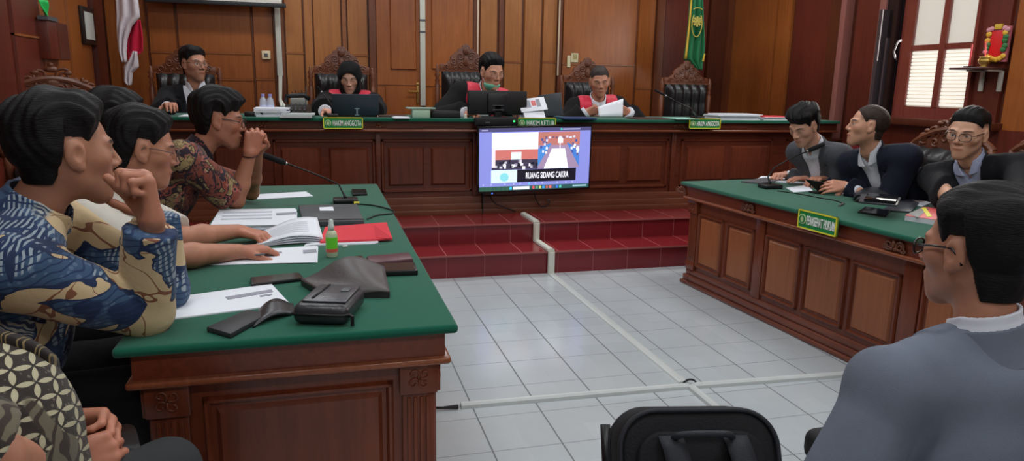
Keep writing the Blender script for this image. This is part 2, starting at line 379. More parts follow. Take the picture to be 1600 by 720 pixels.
def hair_field(c, Rm, s, hs, h):
    """hs: top, side, front(hairline z), burn, nape, tex amplitude, lift"""
    L = .17*s
    F = Field(c-L, c+L, h)
    X, Y, Z = F.all(); X = X-c[0]; Y = Y-c[1]; Z = Z-c[2]
    x, y, z = [(Rm[0, i]*X+Rm[1, i]*Y+Rm[2, i]*Z)/s for i in range(3)]
    w = hs.get('w', 1.0)
    def el(cx, cy, cz, rx, ry, rz):
        a, b_, d_ = (x-cx)/rx, (y-cy)/ry, (z-cz)/rz
        k0 = np.sqrt(a*a+b_*b_+d_*d_); k1 = np.sqrt((a/rx)**2+(b_/ry)**2+(d_/rz)**2); return k0*(k0-1)/np.maximum(k1, 1e-6)
    d = el(0, -.018, .03, .076*w, .095, .088); d2 = el(0, .02, -.025, .062*w, .068, .088)
    d = np.minimum(d, d2)
    nb = np.minimum(np.sqrt(x*x+(y+.03)**2)-.056, 10)+0*z; nb = np.where(z < .0, nb, 10); d = np.minimum(d, nb)
    up = np.clip((z-.03)/.07, 0, 1); fr = np.clip((y-.0)/.08, 0, 1)
    t = hs['side']+(hs['top']-hs['side'])*up*up*(3-2*up)+hs.get('lift', 0)*fr*up
    A = hs.get('amp', .004); fq = hs.get('fq', 130)
    ph = fq*(x*hs.get('dx', 1.0)+.35*y)+3*np.sin(28*y+9)+2*np.sin(35*z)
    t = t+A*(np.sin(ph)*.5+.5*np.sin(ph*1.9+40*z+2)+.6*np.sin(60*y+50*x+30*z))*(.3+.7*up)
    fz = hs['front']; pk = hs.get('peak', 0)
    line = np.interp(y, [-.12, -.045, -.03, -.022, .012, .028, .045, .062, .085], [hs.get('nape', -.085)]*2+[-.04, .036, .036, hs.get('burn', -.01), .045, fz-.012, fz]).astype(np.float32)
    line = line+np.where(y > .05, pk*(np.abs(x)/.05)**2+hs.get('fringe', 0)*(np.sin(90*x+2)+np.sin(41*x)), 0)
    t = t*np.clip((z-line)/.045, .12, 1)**.7
    yb = np.interp(z, [-.05, .0, .04, fz-.012, fz+.015], [.030, .034, .050, .074, .2]).astype(np.float32)
    t = t*np.clip((yb-y)/.032, .10, 1)**.8
    d = d-t
    d = np.maximum(d, (line-z)*.8)
    if hs.get('bald'):   # thin crown
        d = np.maximum(d, (hs['bald']-np.hypot(x, (y-.03)*.8)) * np.where(z > .05, 1, -1).astype(np.float32)) if False else d
    d = np.maximum(d, -(np.sqrt((np.abs(x)-.085*w)**2+(y+.004)**2*1.0+((z+.004)*.75)**2)-.024))
    F.f[:] = d*s
    return F
HAND_POSES = {'flat': (.12, .2, .15), 'relax': (.45, .6, .35), 'curl': (.8, 1.0, .6), 'fist': (1.25, 1.5, .9), 'pen': (.75, 1.0, .45), 'clasp': (1.0, .9, .5)}
def hand(F, wr, d, n, side, s, pose='relax', spread=.06, elbow=None, thumb=.5):
    """side: +1 when the thumb lies towards cross(d,n)"""
    d = unit(d); n = np.array(n, float); n = unit(n-d*(n@d)); t = np.cross(d, n)*side; wr = np.array(wr)
    g = .005*s; c1, c2, c3 = HAND_POSES[pose]
    tips = []
    for i, (lx, kn, L) in enumerate(((.030, .088, .074), (.010, .094, .082), (-.011, .090, .075), (-.030, .080, .060))):
        base = wr+(t*lx*.55+d*.012)*s; k = wr+(t*lx+d*kn-n*.004)*s
        F.cone(base, k, .0165*s, .0115*s, .012*s)
        a = spread*(lx/.03); dd = unit(d*math.cos(a)+t*math.sin(a)); p = k; ang = 0; r = (.0098, .0088, .0078, .0068) if i < 3 else (.0086, .0076, .0068, .006)
        for j, (fr, cu) in enumerate(((.46, c1), (.30, c2), (.24, c3))):
            ang += cu*(1+.06*i); v = dd*math.cos(ang)+n*math.sin(ang); p2 = p+v*L*fr*s
            F.cone(p, p2, r[j]*s, r[j+1]*s, g*.8); p = p2
        tips.append(p)
    tb = wr+(t*.022+d*.022+n*.006)*s; v1 = unit(t*.75+d*.75+n*.25); k1 = tb+v1*.042*s; v2 = unit(t*(.7-thumb)+d*.8+n*(.15+thumb*.7)); k2 = k1+v2*.033*s; v3 = unit(t*(.5-thumb)+d*.8+n*(.2+thumb*.8)); k3 = k2+v3*.026*s
    F.cone(wr+(t*.01+d*.01)*s, k1, .016*s, .0125*s, .012*s); F.cone(k1, k2, .0112*s, .0098*s, g); F.cone(k2, k3, .0098*s, .0082*s, g)
    return tips
def cone_clip(F, a, b, ra, rb, k, cp, cd, flat=1.0):
    a = np.array(a, float); b = np.array(b, float); m = max(ra, rb)+k+.03
    sl, g = F.sub(np.minimum(a, b)-m, np.maximum(a, b)+m)
    if sl is None: return
    ba = b-a; L = ba@ba+1e-12
    h = np.clip(((g[0]-a[0])*ba[0]+(g[1]-a[1])*ba[1]+(g[2]-a[2])*ba[2])/L, 0, 1)
    d = np.sqrt((g[0]-a[0]-h*ba[0])**2+(g[1]-a[1]-h*ba[1])**2+(g[2]-a[2]-h*ba[2])**2)-(ra+(rb-ra)*h)
    d = np.maximum(d, (g[0]-cp[0])*cd[0]+(g[1]-cp[1])*cd[1]+(g[2]-cp[2])*cd[2])
    F._mix(sl, d.astype(np.float32), k, 'u')
def ik(sh, wr, l1, l2, pole):
    sh = np.array(sh); wr = np.array(wr); v = wr-sh; d = min(np.linalg.norm(v), (l1+l2)*.995); u = unit(v)
    a = (l1*l1-l2*l2+d*d)/(2*d); h = math.sqrt(max(l1*l1-a*a, 0)); p = np.array(pole, float); p = p-u*(p@u); p = p/(np.linalg.norm(p)+1e-9)
    return sh+u*a+p*h
class Person:
    """joints are world positions; every part is a child of one Empty at the seat"""
    def __init__(s, label, head, az, pel, baz=None, pitch=0, roll=0, sc=1.17, bw=1.0, belly=0.0, base=(176, 124, 98), look=None, hair=None, h=(.004, .005, .007), floor=0, group=None, arms=None, sh=None, shl=0, name='person', neck_back=.03, neck_dn=.175):
        s.root = thing(name, label, 'person', tuple(pel[:2])+(floor,)); 
        s.o = np.array([pel[0], pel[1], floor]); s.s = sc; s.look = look or {}; s.h = h; s.base = base; s.floor = floor; s.bw = bw; s.belly = belly
        s.c = np.array(head, float); s.pel = np.array(pel, float); baz = az if baz is None else baz; s.baz = baz
        s.Rm = facing(az, pitch, roll)
        fw = np.array([math.cos(baz), math.sin(baz), 0]); rt = np.array([math.sin(baz), -math.cos(baz), 0]); s.fw0 = fw
        s.nb = s.c-s.Rm[:, 2]*.06*sc-np.array([0, 0, (neck_dn-.06)*sc])-fw*neck_back*sc
        up = unit(s.nb-s.pel); f2 = unit(fw-up*(fw@up)); r2 = np.cross(f2, up); s.T = np.stack([r2, f2, up], 1)
        cen = s.nb-up*.085*sc
        s.sh = {'R': cen+r2*.185*sc*bw+np.array([0, 0, shl]), 'L': cen-r2*.185*sc*bw-np.array([0, 0, shl])}
        if sh: s.sh.update({k: np.array(v, float) for k, v in sh.items()})
        s.arms = {}
        for k, a in (arms or {}).items():
            wr = np.array(a['wr'], float)
            el = np.array(a['el'], float) if a.get('el') is not None else ik(s.sh[k], wr, .29*sc, .26*sc, a.get('pole', (0, 0, -1)))
            s.arms[k] = dict(a, el=el, wr=wr)
        s.base_mesh(hair)
    def put(s, name, chunks, m, cols=None):
        chunks = [(v-s.o, q) for v, q in chunks if len(v)]
        if not chunks: return None
        return link_mesh(name, np_mesh(name, chunks, cols), m, s.root)
    def torso(s, F, off, k=.05, lower=True):
        q = s.s; T_ = s.T; L = s.nb-s.pel; b = s.bw
        if lower: F.ell(s.pel, (np.array([.165*b, .13+s.belly*.6, .13])+off/q)*q, T_, k)
        F.ell(s.pel+L*.33+T_[:, 1]*s.belly*.35*q, (np.array([.155*b, .115+s.belly, .18])+off/q)*q, T_, k)
        F.ell(s.nb-T_[:, 2]*.26*q, (np.array([.168*b, .112, .175])+off/q)*q, T_, k)
        F.cone(s.sh['R'], s.sh['L'], .058*q+off, .058*q+off, k)
        for e in 'RL': F.cone(s.nb-T_[:, 2]*.045*q, s.nb*.35+s.sh[e]*.65-T_[:, 2]*.01*q, .052*q+off*.4, .048*q+off, .03)
    def base_mesh(s, hair):
        q = s.s; ch = []; cols = []
        r = .15*q; lo = np.minimum(s.c-r, s.nb-.08*q); hi = np.maximum(s.c+r, s.nb+.08*q)
        F = Field(lo, hi, s.h[0]); head_skin(F, s.c, s.Rm, q, s.nb, s.look)
        v, f = F.mesh(); ch.append((v, f)); cols.append(head_color(v, s.c, s.Rm, q, s.base, s.look))
        pts = [s.pel, s.nb, s.sh['R'], s.sh['L']]
        F = Field(np.min(pts, 0)-.22*q, np.max(pts, 0)+.22*q, .014*q); s.torso(F, -.02*q)
        for e, a in s.arms.items():
            if np.linalg.norm(a['el']-s.sh[e]) > 0: F.cone(s.sh[e], s.sh[e]*.6+a['el']*.4, .042*q, .038*q, .02)
        v, f = F.mesh(); ch.append((v, f)); cols.append(np.tile(lin(s.base), (len(v), 1)))
        for e, a in s.arms.items():
            d = unit(a.get('d', a['wr']-a['el'])); pts = [s.sh[e]*.6+a['el']*.4, a['el'], a['wr'], a['wr']+d*.2*q]
            F = Field(np.min(pts, 0)-.07*q, np.max(pts, 0)+.07*q, s.h[1])
            F.cone(pts[0], a['el'], .040*q, .037*q, .02); F.cone(a['el'], a['el']*.65+a['wr']*.35, .037*q, .038*q, .02); F.cone(a['el']*.65+a['wr']*.35, a['wr'], .038*q, .0255*q, .02)
            sd = 1 if e == 'R' else -1
            s.tips = getattr(s, 'tips', {})
            s.tips[e] = hand(F, a['wr'], d, a['n'], a.get('side', -sd), q*a.get('hs', 1), a.get('pose', 'relax'), a.get('spread', .06), thumb=a.get('thumb', .3))
            v, f = F.mesh(); ch.append((v, f)); c_ = np.tile(lin(s.base), (len(v), 1))
            kk = np.linalg.norm(v-(a['wr']+d*.1*q), axis=1) < .1*q
            cols.append(c_*np.where(kk[:, None], [1.04, .93, .92], [1, 1, 1]))
        s.body = s.put('body', ch, skin_mat(), np.concatenate(cols))
        if hair:
            hf = hair_field(s.c, s.Rm, q, hair, s.h[0]); s.put('hair', [hf.mesh()], hair['m'])
    def bounds(s, m=.26):
        pts = [s.pel, s.nb, s.sh['R'], s.sh['L']]+[a['el'] for a in s.arms.values()]+[a['wr'] for a in s.arms.values()]
        return np.min(pts, 0)-m*s.s*.75, np.max(pts, 0)+m*s.s*.5
    def loc(s, F):
        X, Y, Z = F.all(); X = X-s.nb[0]; Y = Y-s.nb[1]; Z = Z-s.nb[2]
        return [(s.T[0, i]*X+s.T[1, i]*Y+s.T[2, i]*Z)/s.s for i in range(3)]
    def sleeves(s, F, off, frac_end, ru=.052, re=.045, rw=.036, k=.03, short=None):
        q = s.s
        for e, a in s.arms.items():
            if short:
                cp = s.sh[e]*(1-short)+a['el']*short; cd = unit(a['el']-s.sh[e])
                cone_clip(F, s.sh[e], a['el'], ru*q+off, (re+.014)*q+off, k, cp, cd)
            else:
                F.cone(s.sh[e], a['el'], ru*q+off, re*q+off, k)
                d = unit(a['wr']-a['el']); cp = a['wr']-d*(1-frac_end)*.25*q
                cone_clip(F, a['el'], a['wr']+d*.02, re*q+off, rw*q+off, .012, cp, d)
    def fold(s, F, A, fq=24, seed=0):
        X, Y, Z = F.all(); F.f += (A*folds(X-s.o[0], Y-s.o[1], Z-s.o[2], fq, seed)).astype(np.float32)
    def collar(s, m, name='collar', r0=.062, h0=-.04, h1=.035, spread=.5, th=.0035, back=False, gap=.008, hh=None):
        q = s.s; F = Field(s.nb-.14*q, s.nb+.14*q, hh or s.h[0]); u, v, w = s.loc(F)
        ax = unit(s.T.T@((s.c-s.Rm[:, 2]*.05*q-s.Rm[:, 1]*.02*q)-s.nb)); vv = v-w*ax[1]/max(ax[2], .5); uu = u-w*ax[0]/max(ax[2], .5)
        r = np.sqrt(uu*uu+(vv*1.0)**2)
        d = np.abs(r-(r0+.25*np.clip(.02-w, 0, 1)))-th
        top = h1-.35*np.clip(vv, 0, 1)*1.0; d = np.maximum(d, w-top); d = np.maximum(d, h0-w)
        if back: d = np.maximum(d, vv-.015)
        else: d = np.maximum(d, np.where(vv > 0, gap+(w-h0)*spread-np.abs(u), -1))
        F.f[:] = d*q; return s.put(name, [F.mesh()], m)
    def lower(s, m, az=None, spread=.1, shoes=True, knee=None, hh=.012):
        q = s.s; az = s.baz if az is None else az; fw = np.array([math.cos(az), math.sin(az), 0]); rt = np.array([math.sin(az), -math.cos(az), 0])
        pts = []; kn = {}
        for e, sg in (('R', 1), ('L', -1)):
            hip = s.pel+rt*sg*.085*q-np.array([0, 0, .03*q]); k = hip+fw*.42*q+rt*sg*spread*q*.4; k[2] = s.floor+.50*q
            if knee and e in knee: k = np.array(knee[e], float)
            an = k+fw*.02*q; an[2] = s.floor+.09*q; kn[e] = (hip, k, an); pts += [hip, k, an]
        F = Field(np.min(pts, 0)-.16*q, np.max(pts, 0)+.16*q, hh)
        F.ell(s.pel-np.array([0, 0, .02*q]), np.array([.17*s.bw, .14, .12])*q, facing(az), .04)
        for hip, k, an in kn.values():
            F.cone(hip, k, .088*q, .066*q, .03); F.cone(k, an, .064*q, .05*q, .03)
        s.fold(F, .004*q, 22, 3)
        s.put('trousers', [F.mesh()], m)
        if shoes:
            for hip, k, an in kn.values():
                F = Field(an-.24*q, an+.26*q, .01)
                cone_clip(F, an+fw*.0+np.array([0, 0, -.04*q]), an+fw*.14*q+np.array([0, 0, -.055*q]), .042*q, .036*q, .01, (0, 0, s.floor+.004), (0, 0, -1))
                s.put('shoe', [F.mesh()], mat('shoe_leather', (18, 17, 18), .35))
    def shirt(s, m, off=.010, short=None, A=.004, collar=True, name='shirt', frac=.97, hem=-9, cut=None, seed=0, fq=24, tail=0):
        q = s.s; lo, hi = s.bounds(); lo = lo-.05
        F = Field(lo, hi, s.h[2]); s.torso(F, off*q)
        if tail: F.cone(s.pel+np.array([0, 0, .02]), s.pel-np.array([0, 0, tail]), .16*q, .17*q, .05)
        s.sleeves(F, off*q*.8, frac, ru=.053, re=.047, rw=.038, short=short); s.fold(F, A*q, fq, seed)
        u, v, w = s.loc(F); F.f = np.maximum(F.f, np.where((v > 0) & (w > -.12), (.030*np.clip(1+(w+.03)/.07, 0, 3)-np.abs(u))*q, -1).astype(np.float32))
        s.put(name, [F.mesh()], m)
        if collar: s.collar(m, r0=.064)
    def suit(s, mj, ms, V=.30, vw=.062, off=.020, A=.003, seed=0, open_=0, lap=.055, vest=False):
        q = s.s; lo, hi = s.bounds(); h = s.h[2]
        # shirt front
        F = Field(s.nb-.36*q, s.nb+.14*q, h); s.torso(F, .010*q, lower=False); u, v, w = s.loc(F)
        F.f[:] = np.maximum(F.f, (np.abs(u)-.13)*q); F.f[:] = np.maximum(F.f, (-v-.02)*q); F.f[:] = np.maximum(F.f, np.where(w > -.12, (.026*np.clip(1+(w+.03)/.06, 0, 3)-np.abs(u))*q, -1)); s.put('shirt', [F.mesh()], ms)
        s.collar(ms, 'shirt_collar', r0=.061, h0=-.045, h1=.036, spread=.45)
        F = Field(lo-.04, hi+.03, h); s.torso(F, off*q)
        s.sleeves(F, off*q*.8, .9, ru=.056, re=.05, rw=.043); s.fold(F, A*q, 20, seed)
        u, v, w = s.loc(F); base = F.f.copy()
        hw = np.clip(vw*(1+w/V), open_, 1)+0*w
        cut = np.where((v > -.01) & (w > -.8), (hw-np.abs(u))*q, -1)
        cut = np.where((hw <= .001) & (w < -V), -1, cut) if open_ == 0 else cut
        F.f = np.maximum(F.f, cut.astype(np.float32)*.9)
        lw = lap*np.clip((w+V)/(V*.55), 0, 1)*np.clip(1.0-np.clip(w+.03, 0, 1)*2, .3, 1)
        lapd = np.maximum(base-.007*q, np.maximum((hw-np.abs(u)), (np.abs(u)-hw-lw))*q)
        lapd = np.maximum(lapd, np.where((v > 0) & (w < .03) & (w > -V), -1, 1))
        notch = (np.abs(np.abs(u)-hw-lw) < .016) & (np.abs(w+.095-.0*u) < .008); lapd = np.where(notch, .01, lapd)
        F.f = np.minimum(F.f, lapd.astype(np.float32))
        F.f[base == .5] = .5
        s.put('jacket', [F.mesh()], mj)
        s.collar(mj, 'jacket_collar', r0=.070, h0=-.06, h1=.012, th=.005, back=True)
        for e, a in s.arms.items():
            d = unit(a['wr']-a['el']); F = Field(a['wr']-.08*q, a['wr']+.08*q, s.h[1])
            cone_clip(F, a['wr']-d*.07*q, a['wr']+d*.02*q, .036*q, .033*q, .002, a['wr']-d*.005*q, d); s.put('cuff', [F.mesh()], ms)
    def robe(s, mb, mr, mw, off=.028, red_w=-.34):
        q = s.s; lo, hi = s.bounds(); h = s.h[2]
        F = Field(lo-.08, hi+.05, h); s.torso(F, off*q); s.sleeves(F, off*q, .93, ru=.06, re=.062, rw=.07, k=.04); s.fold(F, .007*q, 17, s.o[0]*9); s.put('robe', [F.mesh()], mb)
        for sg in (-1, 1):
            F = Field(s.nb-.42*q, s.nb+.2*q, h); s.torso(F, (off+.012)*q, lower=False); s.fold(F, .004*q, 17, s.o[0]*9); u, v, w = s.loc(F)
            us = u*sg
            F.f = np.maximum(F.f, (np.maximum(.062-.1*np.clip(-w-.1, 0, 1)-us, us-.165-.12*np.clip(-w, 0, .3))*q).astype(np.float32)); F.f = np.maximum(F.f, (np.maximum(red_w-w, -v-.06)*q).astype(np.float32)); s.put('red_facing', [F.mesh()], mr)
        F = Field(s.nb-.34*q, s.nb+.2*q, h); s.torso(F, (off+.006)*q, lower=False); u, v, w = s.loc(F)
        wid = .028+.10*np.clip(-w, 0, .4)+.004*np.sin(w*90)
        F.f = np.maximum(F.f, ((np.abs(u)-wid)*q).astype(np.float32)); F.f = np.maximum(F.f, (np.maximum(-.27-w, -v+.0)*q).astype(np.float32)); s.put('white_band', [F.mesh()], mw)
        s.collar(mw, 'collar', r0=.066, h0=-.03, h1=.035, spread=.15)
        for e, a in s.arms.items():
            d = unit(a['wr']-a['el']); F = Field(a['wr']-.12*q, a['wr']+.1*q, s.h[1])
            cone_clip(F, a['wr']-d*.09*q, a['wr']+d*.02*q, .045*q, .05*q, .002, a['wr']+d*.012*q, d); s.put('cuff', [F.mesh()], mw)
    def glasses(s, m, w=.0255, hh=.019, z0=-.002, lens=None, r=.0016, yy=.108, tint=None):
        q = s.s; M = lambda x, y, z: Vector(s.c+s.Rm@(np.array([x, y, z])*q)-s.o)
        root = MB()
        def rim(sg):
            pts = []
            for i in range(25):
                t = 2*PI*i/24; x = sg*(.033+w*math.copysign(abs(math.cos(t))**.7, math.cos(t))); z = z0+hh*math.copysign(abs(math.sin(t))**.75, math.sin(t)); pts.append((x, yy-.35*abs(abs(x)-.01)**1.35*2, z))
            return pts
        for sg in (-1, 1): root.tube([M(*p) for p in rim(sg)], r*q, 6, False)
        root.tube([M(-.008, yy+.001, z0+.004), M(0, yy+.003, z0+.007), M(.008, yy+.001, z0+.004)], r*q, 6)
        o = root.build('glasses', m, s.root, smooth=True)
        for sg in (-1, 1):
            MB().tube([M(sg*.058, yy-.02, z0+.006), M(sg*.068, yy-.026, z0+.008), M(sg*.077, .04, z0+.012), M(sg*.0815, .0, z0+.012), M(sg*.083, -.012, z0+.0), M(sg*.08, -.02, z0-.02)], [r*q*1.2]*6, 6).build('temple_arm', m, o, smooth=True)
            p = rim(sg); L = MB(); vs = [L.bm.verts.new(M(*a)) for a in p[:-1]]; L.bm.faces.new(vs)
            L.build('lens', tint or mat('lens_glass', (200, 205, 210), .05, alpha=.04), o)
def fabric(name, rgb, rough=.85, vary=.12): return mat(name, rgb, rough, .2, bump=.25, bscale=420, sheen=.03, vary=vary, vscale=9)
# ------------------------------------------------------------------ shared materials
M_OR = wood('panel_veneer', (122, 64, 26), (164, 94, 42), 2, .34)
M_TAN = wood('pale_panel_veneer', (136, 82, 38), (172, 110, 56), 2, .36)
M_RED = wood('red_brown_veneer', (74, 28, 20), (108, 46, 32), 2, .36)
M_DK = wood('dark_trim_wood', (62, 26, 16), (92, 44, 26), 2, .34)
M_MID = wood('pilaster_wood', (84, 42, 22), (118, 64, 34), 2, .34)
M_MOLD = wood('moulding_wood', (120, 66, 32), (158, 96, 54), 0, .3)
M_BENCH = wood('bench_wood', (66, 28, 18), (104, 50, 32), 0, .3)
M_BENCHP = wood('bench_panel_wood', (70, 30, 19), (110, 54, 34), 2, .3)
M_TAB = wood('table_wood', (84, 36, 20), (122, 60, 36), 2, .3)
M_TABH = wood('table_rail_wood', (86, 36, 21), (126, 60, 38), 1, .28)
M_PAN = wood('table_panel_wood', (122, 66, 36), (156, 92, 54), 2, .34)
M_CARV = wood('carved_wood', (74, 36, 20), (120, 66, 38), 0, .42, stretch=3)
M_CLOTH = mat('green_baize', (16, 88, 68), .9, .15, bump=.2, bscale=300, sheen=.2, vary=.06, vscale=3)
M_CLOTHD = mat('green_baize_edge', (10, 66, 52), .9, .15)
M_LEA = mat('black_leather', (24, 24, 27), .38, .5, bump=.15, bscale=120)
M_BLK = mat('black_plastic', (20, 20, 22), .4, .4)
M_BLKG = mat('black_gloss', (14, 14, 17), .12, .5)
M_PAPER = mat('white_paper', (226, 230, 238), .7, .2, vary=.02)
M_WHITE = mat('white_plastic', (222, 220, 210), .45)
M_MET = mat('brushed_metal', (170, 170, 172), .3, .5, metal=.9)
M_GREY = mat('grey_plastic', (88, 90, 94), .45)
M_GOLD = mat('gold_paint', (214, 178, 62), .45)
M_YEL = mat('yellow_paint', (222, 214, 60), .5)
M_SGREEN = mat('sign_green', (16, 130, 66), .5)
M_TXT = mat('white_lettering', (236, 240, 236), .5)
TZ, BZ, PZ = .78, 1.18, .34
YW, XR, XL = 8.1, 5.05, -2.1
CEIL = 3.7; YB = -4.0

# ------------------------------------------------------------------ floor, steps, walls
M_FLOOR = grid_tile('white_floor_tile', .3, .02, .13, (176, 183, 187), (98, 102, 102), .16)
M_STEP = grid_tile('red_step_tile', .3, .87, 5.13, (122, 34, 38), (158, 92, 88), .2, .006, .001)
M_RISE = grid_tile('red_riser_tile', .3, .87, 0, (112, 32, 38), (140, 76, 78), .22, .006, .0001, axes=(0, 2))
o = MB().box(XL-.2, XR+.2, YB, 5.2, -.1, 0).build('floor', M_FLOOR); tag(o, kind='structure')
s1 = MB(); s1.box(XL, XR, 5.13, 5.56, 0, .172); o = s1.build('trim_1', M_RISE); tag(o, kind='structure')
o = MB().box(XL, XR, 5.122, 5.56, .172, .18).build('trim_2', M_STEP); tag(o, kind='structure')
o = MB().box(XL, XR, 5.50, YW+.1, 0, .335).build('trim_3', M_RISE); tag(o, kind='structure')
o = MB().box(XL, XR, 5.492, YW+.1, .335, .343).build('trim_4', M_STEP); tag(o, kind='structure')
M_NOSE = mat('step_nosing', (150, 84, 82), .35)
o = MB().box(XL, XR, 5.117, 5.124, .168, .182).build('trim_5', M_NOSE); tag(o, kind='structure')
o = MB().box(XL, XR, 5.487, 5.494, .331, .345).build('trim_6', M_NOSE); tag(o, kind='structure')
M_CEIL = mat('ceiling_white', (222, 220, 212), .9)
o = MB().box(XL-.2, XR+.2, YB, YW+.2, CEIL, CEIL+.1).build('ceiling', M_CEIL); tag(o, kind='structure')
M_REAR = mat('rear_wall_paint', (206, 200, 186), .85)
o = MB().box(XL-.2, XR+.2, YB-.2, YB, 0, CEIL).build('wall_front', M_REAR); tag(o, kind='structure')

def cells(cols, M, conv, ztop=CEIL, zbot=PZ, prot=.02, gap=.004):
    """veneer fields as raised boards on a wall frame; one MB per material"""
    out = {}
    for a, b, splits, m, p in cols:
        xa, xb = conv(a), conv(b); xa, xb = min(xa, xb), max(xa, xb)
        zs = [zbot]+sorted(splits)+[ztop]
        mb = out.setdefault(m.name, (MB(), m))[0]
        for z0, z1 in zip(zs[:-1], zs[1:]):
            if xb-xa > .12: mb.frust(xa+gap, xb-gap, z0+gap, z1-gap, p, .006, M)
            else: mb.box(xa, xb, -p, 0, z0, z1, M)
        if splits:
            mm = out.setdefault(M_MOLD.name, (MB(), M_MOLD))[0]
            for z in splits: mm.box(xa+gap, xb-gap, -p-.008, -p+.002, z-.008, z+.008, M)
    return out
MW = T(0, YW, 0)
cx = lambda px: aty(px, 120, YW).x
cz = lambda px, py: aty(px, py, YW).z
P_ = .022
cols = [(150, 172, [], M_DK, .05), (173, 196, [], M_OR, P_), (197, 236, [], M_OR, .03), (238, 281, [cz(260, 82)], M_OR, P_), (283, 397, [cz(340, 83), cz(340, 124)], M_OR, P_), (399, 431, [cz(415, 124)], M_OR, P_),
        (438, 447, [], M_MID, .06), (448, 477, [cz(460, 83)], M_TAN, P_), (479, 491, [], M_TAN, .04), (492, 536, [cz(515, 110)], M_TAN, P_), (537, 543, [], M_MOLD, .04), (544, 577, [cz(560, 87)], M_TAN, P_), (578, 588, [], M_MID, .06),
        (738, 747, [], M_MID, .06), (748, 776, [cz(760, 97)], M_TAN, P_), (778, 784, [], M_MID, .035), (786, 814, [cz(800, 97)], M_TAN, P_), (816, 843, [], M_TAN, .035), (845, 868, [cz(856, 97)], M_TAN, P_), (869, 874, [], M_MID, .05),
        (876, 990, [cz(930, 101)], M_OR, P_), (992, 1018, [cz(1005, 138)], M_OR, P_), (1019, 1031, [], M_MID, .05), (1032, 1076, [], M_RED, P_), (1077, 1098, [], M_RED, .035), (1099, 1126, [], M_DK, .06)]
o = MB().box(XL-.2, XR+.2, YW, YW+.2, 0, CEIL).build('wall_back', M_MID); tag(o, kind='structure')
k = 7
for nm, (mb, m) in cells(cols, MW, cx).items():
    q = mb.build(f'trim_{k}', m, None); tag(q, kind='structure'); k += 1
# double door in the back wall
for n, (a, b, sp) in enumerate(((589, 657, 133), (664, 737, 135))):
    x0, x1 = cx(a), cx(b)
    d = MB(); d.box(x0, x1, YW-.05, YW, PZ, 3.2)
    o = d.build(f'door_{n+1}', M_OR); tag(o, kind='structure')
    mb = MB(); zc = cz((a+b)/2, sp); zu = cz((a+b)/2, 109)
    xi = x0+(x1-x0)*(.30 if n == 0 else .12); xj = x1-.05
    mb.frust(xi, xj, zu, 3.05, .02, .012, T(0, YW-.05, 0)); mb.frust(x0+.08, x1-.05, PZ+.15, zc-.01, .012, .012, T(0, YW-.05, 0))
    mb.box(x0, x1, YW-.062, YW-.05, zc, zc+.012)
    q = mb.build('door_panel', M_OR, o)
    if n == 0:
        h = MB(); hx = x1-.04; hz = cz(655, 143)
        h.box(hx-.013, hx+.013, YW-.062, YW-.05, hz-.13, hz+.1); h.tube([(hx, YW-.06, hz), (hx, YW-.10, hz), (hx-.11, YW-.10, hz)], .009, 8)
        h.build('door_handle', mat('dull_brass', (176, 140, 80), .35, metal=.5), o, bevel=.002)
        MB().box(x1-.004, x1+.008, YW-.066, YW-.05, PZ, 3.2).build('door_edge', M_MOLD, o)
# side walls
MR = T(XR, 0, 0) @ R(-PI/2); ML = T(XL, 0, 0) @ R(PI/2)
rx = lambda px: -atx(px, 150, XR).y
lx = lambda px: atx(px, 120, XL).y
o = MB().box(XR, XR+.2, YB, YW+.2, 0, CEIL).build('wall_right', M_DK)
tag(o, kind='structure')
o = MB().box(XL-.2, XL, YB, YW+.2, 0, CEIL).build('wall_left', M_DK); tag(o, kind='structure')
colsR = [(1136, 1205, [], M_OR, P_), (1207, 1229, [], M_OR, .03), (1232, 1292, [], M_RED, P_), (1294, 1312, [], M_DK, .09), (1326, 1366, [], M_RED, P_), (1512, 1566, [], M_RED, P_)]
for nm, (mb, m) in cells(colsR, MR, rx, zbot=0).items():
    q = mb.build(f'trim_{k}', m, None); tag(q, kind='structure'); k += 1
mb = MB()
y1 = -atx(1574, 150, XR).y
mb.frust(y1, 4.0-.3, .02, CEIL, .03, .006, MR); q = mb.build(f'trim_{k}', M_OR); tag(q, kind='structure'); k += 1
M_PINK = mat('polished_edge', (150, 96, 88), .2, .6)
mb = MB()
for a, b, p in ((1312, 1320, .10), (1367, 1377, .07)): mb.box(rx(a), rx(b), -p, 0, 0, CEIL, MR)
q = mb.build(f'trim_{k}', M_PINK, bevel=.004); tag(q, kind='structure'); k += 1
colsL = [(-400, -60, [cz(0, 5)], M_OR, P_), (-58, 20, [], M_RED, P_), (22, 64, [1.75], M_RED, .035), (67, 108, [], M_OR, P_), (110, 143, [], M_OR, .03), (145, 160, [], M_RED, .06)]
for nm, (mb, m) in cells(colsL, ML, lx, zbot=0).items():
    q = mb.build(f'trim_{k}', m, None); tag(q, kind='structure'); k += 1
# wainscot rail below the window and red base ledge
mb = MB(); mb.box(rx(1377), 3.6, -.05, 0, .82, 1.2, MR); q = mb.build(f'trim_{k}', M_RED); tag(q, kind='structure'); k += 1
M_LEDGE = mat('red_ledge', (120, 40, 44), .3)
mb = MB(); mb.box(-5.85, 3.6, -.16, 0, .4, .95, MR); q = mb.build(f'trim_{k}', M_LEDGE, bevel=.01); tag(q, kind='structure'); k += 1

